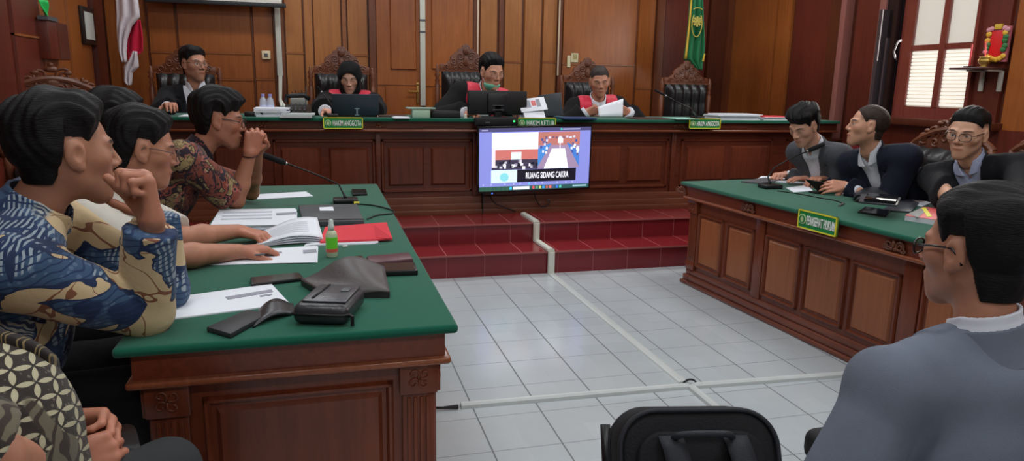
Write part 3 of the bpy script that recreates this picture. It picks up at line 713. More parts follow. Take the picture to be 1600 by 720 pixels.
# ------------------------------------------------------------------ window
def wy(px, py): return atx(px, py, XR-.04).y
yA, yM, yB2 = wy(1414, 165), wy(1461, 165), wy(1507, 165)
zs, zm, zt = atx(1450, 167, XR).z, atx(1463, 74, XR).z, 2.95
win = tag(bpy.data.objects.new('window_1', None), kind='structure'); COL.objects.link(win)
mb = MB(); bw = .035
def wbox(ya, yb, za, zb, p0, p1): mb.box(XR-p1, XR-p0, min(ya, yb), max(ya, yb), za, zb)
wbox(yA+.13, yA, zs-.1, zt+.08, 0, .052); wbox(yB2-.03, yB2, zs-.1, zt+.08, 0, .052); wbox(yA, yB2, zs-.1, zs, 0, .050); wbox(yA, yB2, zt, zt+.08, 0, .050)
wbox(yM-.028, yM+.028, zs, zt, .002, .056); wbox(yA, yB2, zm-.024, zm+.024, .001, .047)
mb.build('window_frame', wood('window_wood', (100, 42, 34), (130, 62, 50), 2, .3), win)
mb = MB(); mb.box(XR-.16, XR, yA+.45, yB2-.35, zs-.16, zs-.1); mb.build('window_sill', M_DK, win, bevel=.006)
mb = MB(); wbox(yA+.36, yA+.14, zs-.1, zt, .0, .05); wbox(yA+.20, yA+.155, zs-.1, zt, .05, .1); mb.build('dark_window_strip', mat('dark_strip_finish', (32, 22, 24), .25, .6), win)  # near-black upright boxes filling the dark strip beside the panes
mb = MB(); wbox(yA+.34, yA+.30, zs-.1, zm+.35, .03, .13); wbox(yA+.245, yA+.225, zs, zm+.1, .05, .11); mb.build('curtain_rail', mat('rail_grey', (74, 64, 68), .3, .6), win)
mb = MB(); mb.tube([Vector((XR-.10, yA+.10, zm-.10)), Vector((XR-.15, yA+.09, zm-.03)), Vector((XR-.15, yA+.06, zm+.05)), Vector((XR-.12, yA+.05, zm+.07))], .008, 8); mb.build('window_handle', mat('handle_steel', (120, 116, 118), .4, metal=.4), win, smooth=True)
M_BL = mat('lit_blind', (238, 234, 224), .8, emit=(255, 249, 236), estr=.62); M_BL2 = mat('shade_cloth', (196, 190, 180), .85, emit=(255, 244, 228), estr=.36); M_BL3 = mat('blind_gap', (176, 168, 156), .8, emit=(255, 240, 220), estr=.3)  # daylight behind the blinds is put into their materials as emission
for ya, yb in ((yA, yM+.028), (yM-.028, yB2)):
    mb = MB(); mb.box(XR-.025, XR-.015, min(ya, yb), max(ya, yb), zm, zt); mb.build('roller_shade', M_BL2, win)
    mb = MB(); mb.box(XR-.022, XR-.018, min(ya, yb), max(ya, yb), zs, zm); mb.build('blind_backing', M_BL3, win)
    mb = MB(); z = zs+.012
    while z < zm-.02:
        mb.box(XR-.036, XR-.026, min(ya, yb)+.004, max(ya, yb)-.004, z, z+.0235); z += .031
    mb.build('blind', M_BL, win)
    mb = MB(); mb.box(XR-.042, XR-.040, min(ya, yb), max(ya, yb), zs, zt); mb.build('pane', mat('window_glass', (235, 240, 240), .03, alpha=.08), win)
mb = MB(); mb.box(XR-.028, XR-.024, yB2, yA, zt-.62, zt-.5); mb.build('shade_band', mat('shade_band', (168, 164, 158), .8, emit=(255, 244, 228), estr=.2), win)

# ------------------------------------------------------------------ scroll helper for carvings
def spiral(c, ax, ay, r0, turns, sg=1, n=18, a0=0):
    return [Vector(c)+(Vector(ax)*math.cos(a0+sg*2*PI*turns*i/n)+Vector(ay)*math.sin(a0+sg*2*PI*turns*i/n))*(r0*(1-.8*i/n)) for i in range(n+1)]
def scrolls(mb, M, w, h, r=.008, y=-.012):
    X = M.to_3x3() @ Vector((1, 0, 0)); Z = Vector((0, 0, 1))
    for sg in (-1, 1):
        mb.tube(spiral(M @ Vector((sg*w*.25, y, h*.45)), X, Z, h*.42, 1.6, sg), r, 6)
        mb.tube(spiral(M @ Vector((sg*w*.42, y, h*.25)), X, Z, h*.25, 1.4, -sg), r*.8, 6)
        mb.ball((sg*w*.1, y, h*.2), (w*.09, .012, h*.16), M, 8)
    mb.ball((0, y, h*.6), (w*.09, .014, h*.3), M, 8)

# ------------------------------------------------------------------ bench of the judges
bench = thing('judges_bench', 'long dark wooden judges bench with raised panels and green cloth top on the red steps', 'bench', (0, 5.9, PZ))
O = T(0, -5.9, -PZ)
BX0, BX1, BF = -1.3, XR-.13, 6.0
mb = MB(); mb.box(BX0, BX1, BF, BF+.05, PZ+.16, 1.10, O); mb.box(BX0, BX0+.05, BF, 6.5, PZ, 1.12, O); mb.build('front_board', M_BENCH, bench)
mb = MB(); mb.box(BX0-.03, BX1, 5.88, 6.58, BZ-.028, BZ, O); mb.build('green_cloth_top', M_CLOTH, bench, bevel=.008)
mb = MB(); mb.box(BX0-.01, BX1, 5.93, 6.02, 1.09, BZ-.029, O); mb.build('frieze', M_BENCH, bench)
mb = MB(); mb.box(BX0-.03, BX1, 5.905, 5.99, 1.066, 1.088, O); mb.build('moulding', wood('bench_mould', (92, 42, 26), (128, 70, 44), 0, .22), bench, bevel=.008)
mb = MB(); mb.box(BX0-.02, BX1, 5.97, 6.0, PZ, PZ+.16, O); mb.box(BX0-.03, BX1, 5.945, 5.98, PZ, PZ+.10, O); mb.box(BX0-.04, BX1, 5.925, 5.96, PZ, PZ+.05, O); mb.build('plinth', wood('bench_plinth', (84, 44, 30), (112, 62, 42), 0, .3), bench, bevel=.006)
bx = lambda px: aty(px, 250, BF).x
mods = [(427, 587), (595, 738), (748, 895), (903, 1043), (1062, 1205), (1225, 1400)]
mods = [(bx(a), bx(b)) for a, b in mods]; mods = [(BX0+.06, mods[0][0]-.12)]+mods
zp0, zp1 = PZ+.20, 1.00
for i, (a, b) in enumerate(mods):
    mb = MB(); MF = O @ T(0, BF, 0)
    for (xa, xb, za, zb) in ((a, b, zp1-.03, zp1), (a, b, zp0, zp0+.03), (a, a+.03, zp0, zp1), (b-.03, b, zp0, zp1)): mb.frust(xa, xb, za, zb, .014, .008, MF)
    mid = (a+b)/2
    for (xa, xb) in ((a+.06, mid-.03), (mid+.03, b-.06)):
        mb.frust(xa, xb, zp0+.06, zp1-.07, .02, .016, MF)
    mb.build('raised_panel', M_BENCHP, bench)
for px in (591, 742, 1050):
    x = bx(px); mb = MB(); mb.box(x-.022, x+.022, BF-.02, BF, PZ+.16, 1.066, O); mb.build('pilaster', M_BENCH, bench, bevel=.004)
for px in (415, 591, 1052):
    x = bx(px); mb = MB(); scrolls(mb, O @ T(x, 5.93, 1.10), .12, .05, .004, -.006); mb.build('carving', M_CARV, bench, smooth=True)
mb = MB(); x = bx(752); mb.box(x-.004, x+.004, 5.915, 5.99, PZ, 1.06, O); mb.build('seam', M_BLK, bench)

# ------------------------------------------------------------------ counsel tables
def court_table(label, loc, rz, W, L, fronts, h=TZ, light=False):
    t = thing('court_table', label, 'table', loc, rz)
    MB().box(-W/2, W/2, -L/2, L/2, h-.028, h).build('green_cloth_top', M_CLOTH, t, bevel=.012, bseg=3)
    i = .035; mb = MB(); mb.box(-W/2+i, W/2-i, -L/2+i, L/2-i, h-.105, h-.028); mb.build('frieze', M_TABH, t)
    i = .018; mb = MB(); mb.box(-W/2+i, W/2-i, -L/2+i, L/2-i, h-.128, h-.105); mb.build('moulding', wood('table_mould', (112, 56, 34), (150, 86, 56), 1, .2), t, bevel=.009, bseg=3)
    i = .075; mb = MB(); mb.box(-W/2+i, W/2-i, -L/2+i, -L/2+i+.03, .10, h-.128); mb.box(-W/2+i, W/2-i, L/2-i-.03, L/2-i, .10, h-.128)
    sgn = 1 if 'right' in fronts else -1; xs = sorted((sgn*(W/2-i), sgn*(W/2-i-.03))); mb.box(xs[0], xs[1], -L/2+i+.03, L/2-i-.03, .10, h-.128)
    mb.build('body', M_TAB, t)
    mb = MB(); z0 = 0
    sgn = 1 if 'right' in fronts else -1
    for ii, zz in ((.03, .03), (.045, .075), (.06, .12)):
        mb.box(-W/2+ii, W/2-ii, -L/2+ii, -L/2+.12, z0, zz); mb.box(-W/2+ii, W/2-ii, L/2-.12, L/2-ii, z0, zz); xs = sorted((sgn*(W/2-ii), sgn*(W/2-.12))); mb.box(xs[0], xs[1], -L/2+.12, L/2-.12, z0, zz); z0 = zz
    mb.build('plinth', wood('table_plinth', (92, 48, 36), (126, 74, 58), 1, .3), t, bevel=.01)
    # faces: near end (-y) and long sides
    faces = {'end': (T(0, -L/2+.075, 0), W/2-.075), 'far': (T(0, L/2-.075, 0) @ R(PI), W/2-.075), 'right': (T(W/2-.075, 0, 0) @ R(PI/2), L/2-.075), 'left': (T(-W/2+.075, 0, 0) @ R(-PI/2), L/2-.075)}
    for nm, (M, hl) in faces.items():
        pil = []
        panels = fronts.get(nm)
        pils = [(-hl-.012, -hl+.085), (hl-.085, hl+.012)]
        for a, b in pils:
            mb = MB(); mb.box(a, b, -.014, 0, .12, h-.128, M); mb.box(a-.008, b+.008, -.03, 0, h-.225, h-.128, M)
            for j in range(4): xx = a+.02+j*(b-a-.04)/3; mb.box(xx-.006, xx+.006, -.02, -.013, .2, h-.24, M)
            mb.box(a-.004, b+.004, -.022, 0, .12, .18, M)
            mb.build('corner_pilaster', M_TAB, t, bevel=.003)
            mb = MB(); c = M @ Vector(((a+b)/2, -.032, h-.176))
            Xa = M.to_3x3() @ Vector((1, 0, 0))
            for ang in range(4):
                aa = PI/4+ang*PI/2; cc = c+(Xa*math.cos(aa)+Vector((0, 0, 1))*math.sin(aa))*.022
                mb.tube(spiral(cc, Xa, (0, 0, 1), .018, .9, 1, 12, aa+PI), .0035, 6)
            mb.build('rosette', M_TAB, t, smooth=True)
        if panels:
            for g in panels:
                mb = MB()
                if g[0] == 'pil':
                    mb.box(g[1], g[2], -.012, 0, .12, h-.128, M)
                    mb.build('pilaster', M_TAB, t, bevel=.003); continue
                _, a, b, z0, z1 = g; e = .022
                for (xa, xb, za, zb) in ((a, b, z1-e, z1), (a, b, z0, z0+e), (a, a+e, z0, z1), (b-e, b, z0, z1)): mb.frust(xa, xb, za, zb, .016, .007, M)
                mb.build('panel_frame', M_TAB, t)
                mb = MB(); mb.frust(a+e+.012, b-e-.012, z0+e+.012, z1-e-.012, .012, .012, M); mb.build('raised_panel', M_PAN if light else M_TAB, t)
    return t
W1, L1 = .91, 2.97
court_table('wooden table with green cloth top in the left foreground covered in papers and phones', (-.105, 3.385, 0), .006, W1, L1,
            {'end': [('p', -.26, .27, .02+.12, .595)], 'right': [('p', -1.30+i*.88, -1.30+i*.88+.78, .15, .6) for i in range(3)]})
# right table: frame from two points of its front edge
A = at(1063, 283, TZ); B = at(1427, 371, TZ); dv = (A-B).normalized(); RZ2 = math.atan2(dv.y, dv.x)-PI/2
W2, L2 = 1.05, 3.3
ctr = A-dv*(L2/2)+Vector((dv.y, -dv.x, 0))*(W2/2)
LOC2 = (ctr.x, ctr.y, 0); RT = T(*LOC2) @ R(RZ2); RTI = RT.inverted()
def onfront(px, py):
    d = ray(px, py); n = RT.to_3x3() @ Vector((-1, 0, 0)); p0 = RT @ Vector((-W2/2+.075, 0, 0))
    t = (p0-_c).dot(n)/d.dot(n); return RTI @ (_c+d*t)
edges = []
for a, b in (((1090, 375), (1130, 385)), ((1133, 390), (1178, 405)), ((1193, 420), (1250, 440)), ((1254, 445), (1322, 465)), ((1326, 470), (1405, 490)), ((1436, 500), (1500, 520)), ((1506, 530), (1600, 560))):
    ya, yb = onfront(*a).y, onfront(*b).y; edges.append((-ya, -yb))
fr = [('p', a, b-.006, .15, .565) for a, b in edges]+[('pil', edges[1][1]+.005, edges[2][0]-.008), ('pil', edges[4][1]+.005, edges[5][0]-.01)]
court_table('wooden table with green cloth top on the right bearing the penasehat hukum sign', LOC2, RZ2, W2, L2, {'left': fr, 'end': [('p', -.3, .3, .15, .6)]}, light=True)
t2 = [o for o in COL.objects if o.name.startswith('court_table') and 'penasehat' in o['label']][0]
for px, py in ((1073, 292), (1178, 322), (1408, 388)):
    p = onfront(px, py); mb = MB(); scrolls(mb, T(-W2/2+.033, p.y, TZ-.10) @ R(-PI/2), .13, .065, .006, -.008); mb.build('carving', M_CARV, t2, smooth=True)

# ------------------------------------------------------------------ chairs
def tufted(mb, w, h, M, th=.09, n=4, rows=3, top=.05):
    def fn(u, v):
        x = (u-.5)*w; z = v*h
        e = min(1, min(u, 1-u)*9, (1-v)*7); e = math.sin(e*PI/2)
        bu = (abs(math.sin(PI*(u*n)))**.45)
        vv = v*rows
        crease = (1-max(0, v-.0))*0
        return M @ Vector((x, -th*e*(.55+.45*bu*(.75+.25*abs(math.sin(PI*vv))))-.004, z+(.012*math.sin(PI*u*n)**2*v)))
    mb.grid(fn, 48, 24); mb.box(-w/2, w/2, -.005, .03, 0, h, M)
def leg(mb, x, y, h, M=I4, r=.03): mb.lathe([(r*.8, 0), (r*.9, .03), (r*.55, .06), (r, h*.3), (r*.7, h*.45), (r*1.15, h*.7), (r*1.15, h)], 12, M @ T(x, y, 0))
def judge_chair(label, loc, rz, group=None):
    t = thing('judge_chair', label, 'chair', loc, rz, group)
    W = .62
    for x in (-.25, .25):
        for y in (-.22, .24): mb = MB(); leg(mb, x, y, .40); mb.build('leg', M_CARV, t, smooth=True)
    MB().box(-.29, .29, -.26, .28, .40, .46).build('seat_frame', M_CARV, t, bevel=.008)
    MB().box(-.27, .27, -.25, .24, .46, .55).build('seat_cushion', M_LEA, t, bevel=.03, bseg=4)
    mb = MB(); tufted(mb, .50, .64, T(0, .26, .57), n=5); mb.build('backrest_cushion', M_LEA, t, smooth=True)
    for sg in (-1, 1):
        mb = MB(); mb.lathe([(.028, .4), (.028, 1.08), (.016, 1.10), (.026, 1.125), (.014, 1.15), (.030, 1.18), (.018, 1.20), (.028, 1.225), (.012, 1.25), (.014, 1.265), (.004, 1.285)], 12, T(sg*.295, .27, 0))
        mb.build('post', M_CARV, t, smooth=True)
        mb = MB(); mb.tube([(sg*.29, .26, .78), (sg*.29, .0, .77), (sg*.29, -.18, .75), (sg*.29, -.22, .70), (sg*.29, -.17, .66)], [.026, .024, .026, .024, .014], 8); mb.tube([(sg*.27, -.13, .5), (sg*.29, -.14, .75)], .02, 8); mb.build('armrest', M_CARV, t, smooth=True)
    half = [(.27, 0), (.27, .075), (.20, .08), (.185, .105), (.165, .11), (.16, .15), (.12, .185), (.085, .20), (.08, .225), (.045, .235), (.035, .262), (0, .272)]
    poly = half+[(-x, z) for x, z in half[-2::-1]]
    mb = MB(); mb.prism(poly, -.02, .02, T(0, .28, 1.21) @ R(PI/2, 'X'))
    mb.build('crest', M_CARV, t, bevel=.006)
    mb = MB(); Mx = T(0, .262, 1.215)
    for sg in (-1, 1):
        for cx_, cz_, r_, tn in ((.06, .15, .04, 1.5), (.13, .10, .04, 1.4), (.20, .045, .035, 1.5), (.05, .06, .035, -1.3), (.11, .035, .022, 1.2)):
            mb.tube(spiral(Mx @ Vector((sg*cx_, -.004, cz_)), (1, 0, 0), (0, 0, 1), r_, abs(tn), sg*(1 if tn > 0 else -1), 16, .6), .006, 6)
    mb.ball((0, -.004, .2), (.035, .014, .04), Mx); mb.ball((0, -.004, .1), (.03, .012, .05), Mx)
    mb.box(-.27, .27, -.012, .0, -.005, .012, Mx); mb.build('crest_carving', M_CARV, t, smooth=False)
    return t
def deep_copy(root, label, loc, rz):
    r = root.copy(); COL.objects.link(r); r.location = loc; r.rotation_euler = (0, 0, rz); r['label'] = label; r.scale = root.scale
    for ch in list(root.children):
        c = ch.copy(); COL.objects.link(c); c.parent = r
        for g in ch.children: d = g.copy(); COL.objects.link(d); d.parent = c
    return r
GC = 'carved high back chairs behind the judges bench'
def cloc(px, y=7.22): return (aty(px, 120, y).x, y-.26, PZ)
c0 = judge_chair('carved high-back chair behind the man in black suit at the bench left end', cloc(290), 0, GC)
c0.scale = (1, 1, .965)
deep_copy(c0, 'carved high-back chair behind the judge in the black headscarf', cloc(534), 0).scale.z = .99
deep_copy(c0, 'carved high-back chair behind the judge with the green face mask', cloc(728), 0).scale.z = 1.03
deep_copy(c0, 'carved high-back chair behind the judge reading a white sheet', cloc(918), 0)
deep_copy(c0, 'empty carved high-back chair beneath the green flag', cloc(1073), 0)
def scroll_chair(label, loc, rz, sz=1.0, group=None):
    t = thing('carved_armchair', label, 'chair', loc, rz, group)
    for x in (-.27, .27):
        for y in (-.24, .26): mb = MB(); leg(mb, x, y, .36, r=.035); mb.build('leg', M_CARV, t, smooth=True)
    MB().box(-.32, .32, -.28, .30, .34, .42).build('seat_frame', M_CARV, t, bevel=.012)
    MB().box(-.29, .29, -.26, .24, .42, .52).build('seat_cushion', M_LEA, t, bevel=.035, bseg=4)
    mb = MB(); tufted(mb, .60, .50*sz, T(0, .27, .50), th=.10, n=4); mb.build('backrest_cushion', M_LEA, t, smooth=True)
    zt_ = .50+.50*sz
    for sg in (-1, 1):
        mb = MB(); mb.tube([(sg*.31, .28, .40), (sg*.335, .29, .7), (sg*.33, .29, zt_-.03), (sg*.30, .28, zt_+.03)], [.03, .026, .026, .03], 8)
        mb.build('back_post', M_CARV, t, smooth=True)
        mb = MB(); mb.tube([(sg*.32, .26, .72), (sg*.34, .0, .73), (sg*.34, -.2, .70), (sg*.34, -.25, .64), (sg*.34, -.2, .6)], [.028, .026, .03, .026, .014], 8); mb.tube([(sg*.31, -.16, .4), (sg*.335, -.16, .70)], .024, 8); mb.build('armrest', M_CARV, t, smooth=True)
    mb = MB()
    arc = [(sg_x*.32, .285, zt_+.02+.13*math.cos(sg_x*PI/2)**.8) for sg_x in [i/10-1 for i in range(21)]]
    mb.tube(arc, .026, 8)
    for sg in (-1, 1):
        for x, z, r_, tn, s2 in ((.07, .17, .055, 1.5, 1), (.15, .12, .05, 1.4, -1), (.23, .075, .045, 1.5, 1), (.29, .03, .035, 1.3, -1), (.05, .08, .04, 1.3, -1), (.13, .05, .035, 1.2, 1)):
            mb.tube(spiral((sg*x, .28, zt_+z), (1, 0, 0), (0, 0, 1), r_, tn, sg*s2, 16, .8*sg), .012, 6)
        mb.ball((sg*.10, .28, zt_+.19), (.03, .02, .018)); mb.ball((sg*.2, .28, zt_+.13), (.03, .02, .016))
    mb.ball((0, .28, zt_+.11), (.05, .02, .06)); mb.ball((0, .28, zt_+.215), (.045, .025, .025)); mb.ball((0, .28, zt_+.245), (.02, .018, .02))
    mb.prism([(-.3, 0), (.3, 0), (.24, .05), (.1, .12), (0, .14), (-.1, .12), (-.24, .05)], -.012, .012, T(0, .29, zt_) @ R(PI/2, 'X'))
    mb.build('crest', M_CARV, t)
    return t
# ------------------------------------------------------------------ things on the tables
def quad(name, label, cat, px4, z, th, m, group=None, bevel=0, parts=None, sheets=0, build=True):
    """thin slab whose corners stand on the plane z; returns object, centre and local corners"""
    P = [at(px, py, z+th) for px, py in px4]; c = sum(P, Vector())/4; c.z = z
    pl = [(p.x-c.x, p.y-c.y) for p in P]
    area = sum(pl[i][0]*pl[(i+1) % 4][1]-pl[(i+1) % 4][0]*pl[i][1] for i in range(4))
    if area < 0: pl = pl[::-1]
    if sheets:
        t = thing(name, label, cat, c, 0, group); mb = MB(); zz = 0; dz = th/sheets
        for i in range(sheets):
            a = random.uniform(-.05, .05); s_ = random.uniform(.97, 1.02); ox, oy = random.uniform(-.008, .008), random.uniform(-.008, .008)
            q = [((x*math.cos(a)-y*math.sin(a))*s_+ox, (x*math.sin(a)+y*math.cos(a))*s_+oy) for x, y in pl]
            mb.prism(q, zz, zz+dz*.88); zz += dz
        mb.build('sheets', m, t); return t, c, pl
    mb = MB(); mb.prism(pl, 0, th)
    if parts:
        t = thing(name, label, cat, c, 0, group); mb.build(parts, m, t, bevel=bevel); return t, c, pl
    o = mb.build(name, m, None, bevel=bevel, loc=c); tag(o, label, cat, group); return o, c, pl
def lerp4(pl, u, v):
    a, b, c, d = [Vector((*p, 0)) for p in pl]; return (a*(1-u)+b*u)*(1-v)+(d*(1-u)+c*u)*v
def on_quad(t, px4, z, th, m, name, c, inset=None):
    P = [at(px, py, z) for px, py in px4]; pl = [(p.x-c.x, p.y-c.y) for p in P]
    area = sum(pl[i][0]*pl[(i+1) % 4][1]-pl[(i+1) % 4][0]*pl[i][1] for i in range(4))
    if area < 0: pl = pl[::-1]
    return MB().prism(pl, z-c.z, z-c.z+th).build(name, m, t)
M_INK = mat('print_grey', (150, 152, 164), .8); M_PINK2 = mat('red_plastic_folder', (228, 62, 78), .35, .5); M_SCR = mat('phone_screen', (38, 42, 44), .12, .6)
M_BAG = mat('grey_brown_leather', (78, 72, 72), .45, .4, bump=.2, bscale=90); M_BAGB = mat('black_bag_leather', (44, 45, 50), .35, .5, bump=.3, bscale=70)
S = .001
# near left area
t, c, pl = quad('paper_sheet', 'large white sheet nearest the table corner, beside the batik man elbow', 'paper', [(250, 467), (424, 443), (453, 474), (265, 498)], TZ, .004, M_PAPER, parts='sheet')
on_quad(t, [(352, 464), (424, 452), (427, 456), (356, 468)], TZ+.0045, S, M_INK, 'printed_lines', c); on_quad(t, [(405, 462), (424, 459), (425, 461), (407, 464)], TZ+.0045, S, M_INK, 'signature', c)
def phone(label, px4, th=.012, name='mobile_phone', scr=True, z=TZ, case=M_BLK):
    t, c, pl = quad(name, label, 'phone', px4, z, th, case, parts='case', bevel=.003)
    if scr:
        q = [lerp4(pl, u, v) for u, v in ((.05, .03), (.95, .03), (.95, .97), (.05, .97))]; MB().prism([(p.x, p.y) for p in q], th, th+.0008).build('screen', M_SCR, t)
    return t
phone('black phone lying face up between the white sheet and the writing hands', [(391, 433), (467, 425), (476, 434), (392, 444)])
phone('thick black phone at the right edge of the left table beside the purple wallet', [(560, 413), (648, 409), (653, 422), (566, 425)], .02)
phone('small black phone at the far end of the left table near microphone', [(549, 295), (572, 295), (574, 302), (551, 303)], .014)
phone('slim dark phone under the purple wallet', [(534, 402), (566, 399), (572, 406), (538, 408)], .008)
# black power bank and flap strap
t, c, pl = quad('power_bank', 'flat matt black power bank lying left of the small black bag', 'power bank', [(322, 510), (386, 483), (420, 488), (360, 521)], TZ, .016, mat('matt_black', (42, 44, 48), .5), parts='case', bevel=.004)
c = at(425, 500, TZ)
t = thing('phone_pouch', 'black folded phone pouch under the white sheet and small bag', 'pouch', c)
def fn(u, v):
    a, b = at(395, 512, TZ+.002), at(462, 490, TZ+.002); a2, b2 = at(402, 488, TZ+.002), at(458, 474, TZ+.002)
    p = (a*(1-u)+b*u)*(1-v)+(a2*(1-u)+b2*u)*v; p.z += .028*math.sin(PI*min(1, u*1.1)) * (.6+.4*v); return p-c
MB().grid(fn, 14, 4).build('flap', M_BAGB, t, smooth=True, solid=.006)
# grey leather pouch standing slumped
c = at(545, 462, TZ)
t = thing('leather_pouch', 'grey brown leather pouch slumped behind the small black bag', 'bag', c)
L0, R0, L1_, R1 = at(470, 440, TZ+.012), at(600, 432, TZ+.012), at(500, 462, TZ+.008), at(609, 462, TZ+.008)
apex = at(568, 428, TZ); apexz = .085
def fnp(u, v):
    fr = L1_*(1-u)+R1*u; bk = L0*(1-u)+R0*u; p = fr*(1-v)+bk*v
    hgt = (.018+.075*math.exp(-((u-.62)/.36)**2)*(v**.8))
    p.z = TZ+hgt+.004*math.sin(u*9+v*5); return p-c
mb = MB(); mb.grid(fnp, 20, 12)
mb.build('flap', M_BAG, t, smooth=True, solid=.008)
mb = MB(); pts = [(L1_-c), (R1-c), (R0-c), (L0-c)]
mb.grid(lambda u, v: (L1_*(1-u)+R1*u)*(1-v)+(L0*(1-u)+R0*u)*v*1.0-c+Vector((0, 0, (-.006 if 0 < v < 1 else 0))), 8, 6)
def fside(u, v):
    i = u*4; k = int(min(i, 3.999)); f = i-k; seq = [(0, 0), (1, 0), (1, 1), (0, 1), (0, 0)]
    a, b = seq[k], seq[k+1]; uu = a[0]*(1-f)+b[0]*f; vv = a[1]*(1-f)+b[1]*f
    top = fnp(uu, vv); bot = top.copy(); bot.z = .002; return top*(1-v)+bot*v
mb.grid(fside, 32, 3); mb.build('body', mat('dark_leather_side', (40, 38, 40), .5), t, smooth=True)
# small black crossbody bag
c = at(500, 500, TZ); a0 = at(456, 509, TZ); a1 = at(543, 512, TZ); ang = math.atan2(a1.y-a0.y, a1.x-a0.x)
t = thing('crossbody_bag', 'small black leather crossbody bag with zip pocket nearest the table corner', 'bag', (a0+a1)/2, ang)
wb = (a1-a0).length
MB().box(-wb/2, wb/2, .0, .21, .003, .062).build('body', M_BAGB, t, bevel=.022, bseg=4)
mb = MB(); mb.box(-wb/2+.02, wb/2-.012, .03, .20, .062, .068); mb.build('front_pocket', mat('worn_black_leather', (70, 72, 78), .32, .6, bump=.5, bscale=40), t, bevel=.005)
mb = MB(); mb.tube([(-wb/2-.001, .01, .035), (-wb/2+.01, -.002, .036), (0, -.004, .036), (wb/2-.01, -.002, .036), (wb/2+.001, .01, .035)], .004, 6); mb.tube([(-wb/2+.045, .05, .069), (-wb/2+.05, .12, .070), (-wb/2+.055, .19, .069)], .0035, 6); mb.build('zip', M_BLK, t, smooth=True)
mb = MB(); mb.box(wb/2-.055, wb/2-.03, .125, .16, .068, .071); mb.build('badge', M_GREY, t, bevel=.001)
mb = MB(); mb.tube([(wb/2-.0, .02, .03), (wb/2+.012, .01, .03), (wb/2+.012, .008, .004)], .006, 6); mb.build('zip_pull', M_BLK, t)
# purple wallet
t, c, pl = quad('wallet', 'long purple brown wallet on the right side of the left table', 'wallet', [(572, 399), (640, 393), (646, 403), (578, 410)], TZ, .026, mat('purple_leather', (92, 58, 66), .4, bump=.1), parts='cover', bevel=.009)
MB().box(-.05, .05, -.002, .002, .010, .0125).build('zip', M_BLK, t) if False else None
# sanitizer bottle
c = at(519, 401, TZ); t = thing('sanitizer_bottle', 'clear spray bottle with bright green label standing among the papers', 'bottle', c)
M_CLR = mat('clear_gel', (206, 222, 190), .12, .5, alpha=.75)
MB().lathe([(.001, 0), (.020, 0), (.0225, .004), (.0225, .092), (.018, .104), (.010, .110)], 20).build('bottle_body', M_CLR, t, smooth=True)
MB().lathe([(.0232, .030), (.0232, .082)], 20).build('green_label', mat('lime_label', (104, 206, 50), .5), t)
MB().lathe([(.0233, .022), (.0233, .036)], 20).build('red_label', mat('label_red', (208, 90, 74), .5), t)
MB().lathe([(.0125, .108), (.0125, .128), (.009, .132), (.009, .148), (.005, .152)], 16).build('cap', mat('frosted_cap', (196, 206, 200), .3), t, smooth=True)
c = at(539, 386, TZ); t = tag(MB().box(-.012, .012, -.005, .005, .0, .008).build('usb_cap', M_WHITE, bevel=.003, loc=c, rz=.5), 'tiny white and grey cap lying right of the green labelled bottle', 'cap')
# papers under the writing hands
t, c, pl = quad('paper_sheets', 'white sheets under the pen hand with a printed box at the corner', 'paper', [(326, 413), (345, 392), (497, 383), (498, 408)], TZ, .004, M_PAPER, sheets=3)
on_quad(t, [(473, 391), (494, 389), (495, 394), (474, 396)], TZ+.0045, S, M_INK, 'printed_box', c)
on_quad(t, [(374, 398), (440, 393), (441, 395), (375, 400)], TZ+.0045, S, M_INK, 'printed_lines', c)
c = at(395, 399, TZ+.012); t = thing('pen', 'pen lying under the fingers of the man writing', 'pen', at(383, 402, TZ+.012))
pa, pb = at(360, 402, TZ+.012)-at(383, 402, TZ+.012), at(413, 397, TZ+.03)-at(383, 402, TZ+.012)
MB().tube([pa, pa*.3+pb*.7, pb], [.004, .004, .004], 8).build('barrel', M_GREY, t, smooth=True); MB().tube([pa+(pa-pb).normalized()*.012, pa], [.001, .004], 8).build('tip', M_BLK, t)
# raised booklet next to the hands
c = at(455, 372, TZ); t = thing('open_booklet', 'printed document with lifted pages beside the writing man fingertips', 'document', c)
q = [at(400, 384, TZ+.006), at(505, 378, TZ+.006), at(496, 352, TZ+.006), at(410, 362, TZ+.006)]
for j in range(4):
    def fb(u, v, j=j):
        p = (q[0]*(1-u)+q[1]*u)*(1-v)+(q[3]*(1-u)+q[2]*u)*v; p.z = TZ+.003+.0025*j+(.006+.008*j)*math.sin(u*PI*.8)**1.5+.02*v*u*(j/3); return p-c
    MB().grid(fb, 12, 6).build('page', M_PAPER, t, smooth=True, solid=.0015)
def fl(u, v, j0): p = fb(u, v, 3); p.z += .0022; return p
for r_ in range(6):
    v0 = .2+r_*.1; mb = MB(); mb.grid(lambda u, v: fl(.15+.65*u, v0+.02*v, 3), 8, 1); mb.build('printed_line', mat('faint_print', (196, 200, 212), .8), t)
# red folder and papers
t, c, pl = quad('plastic_folder', 'translucent red plastic folder lying right of the green labelled bottle', 'folder', [(500, 377), (508, 354), (604, 347), (613, 372)], TZ+.008, .008, M_PINK2, parts='cover')
t2_, c, pl = quad('paper_stack', 'white sheets half hidden under the red plastic folder', 'paper', [(478, 382), (490, 366), (580, 360), (589, 378)], TZ, .007, M_PAPER, sheets=3)
on_quad(t, [(585, 352), (612, 371), (606, 373), (588, 371)], TZ+.0165, S, mat('folder_dark_red', (206, 44, 62), .4), 'folded_flap', at(0, 0, 0)*0+t.location)
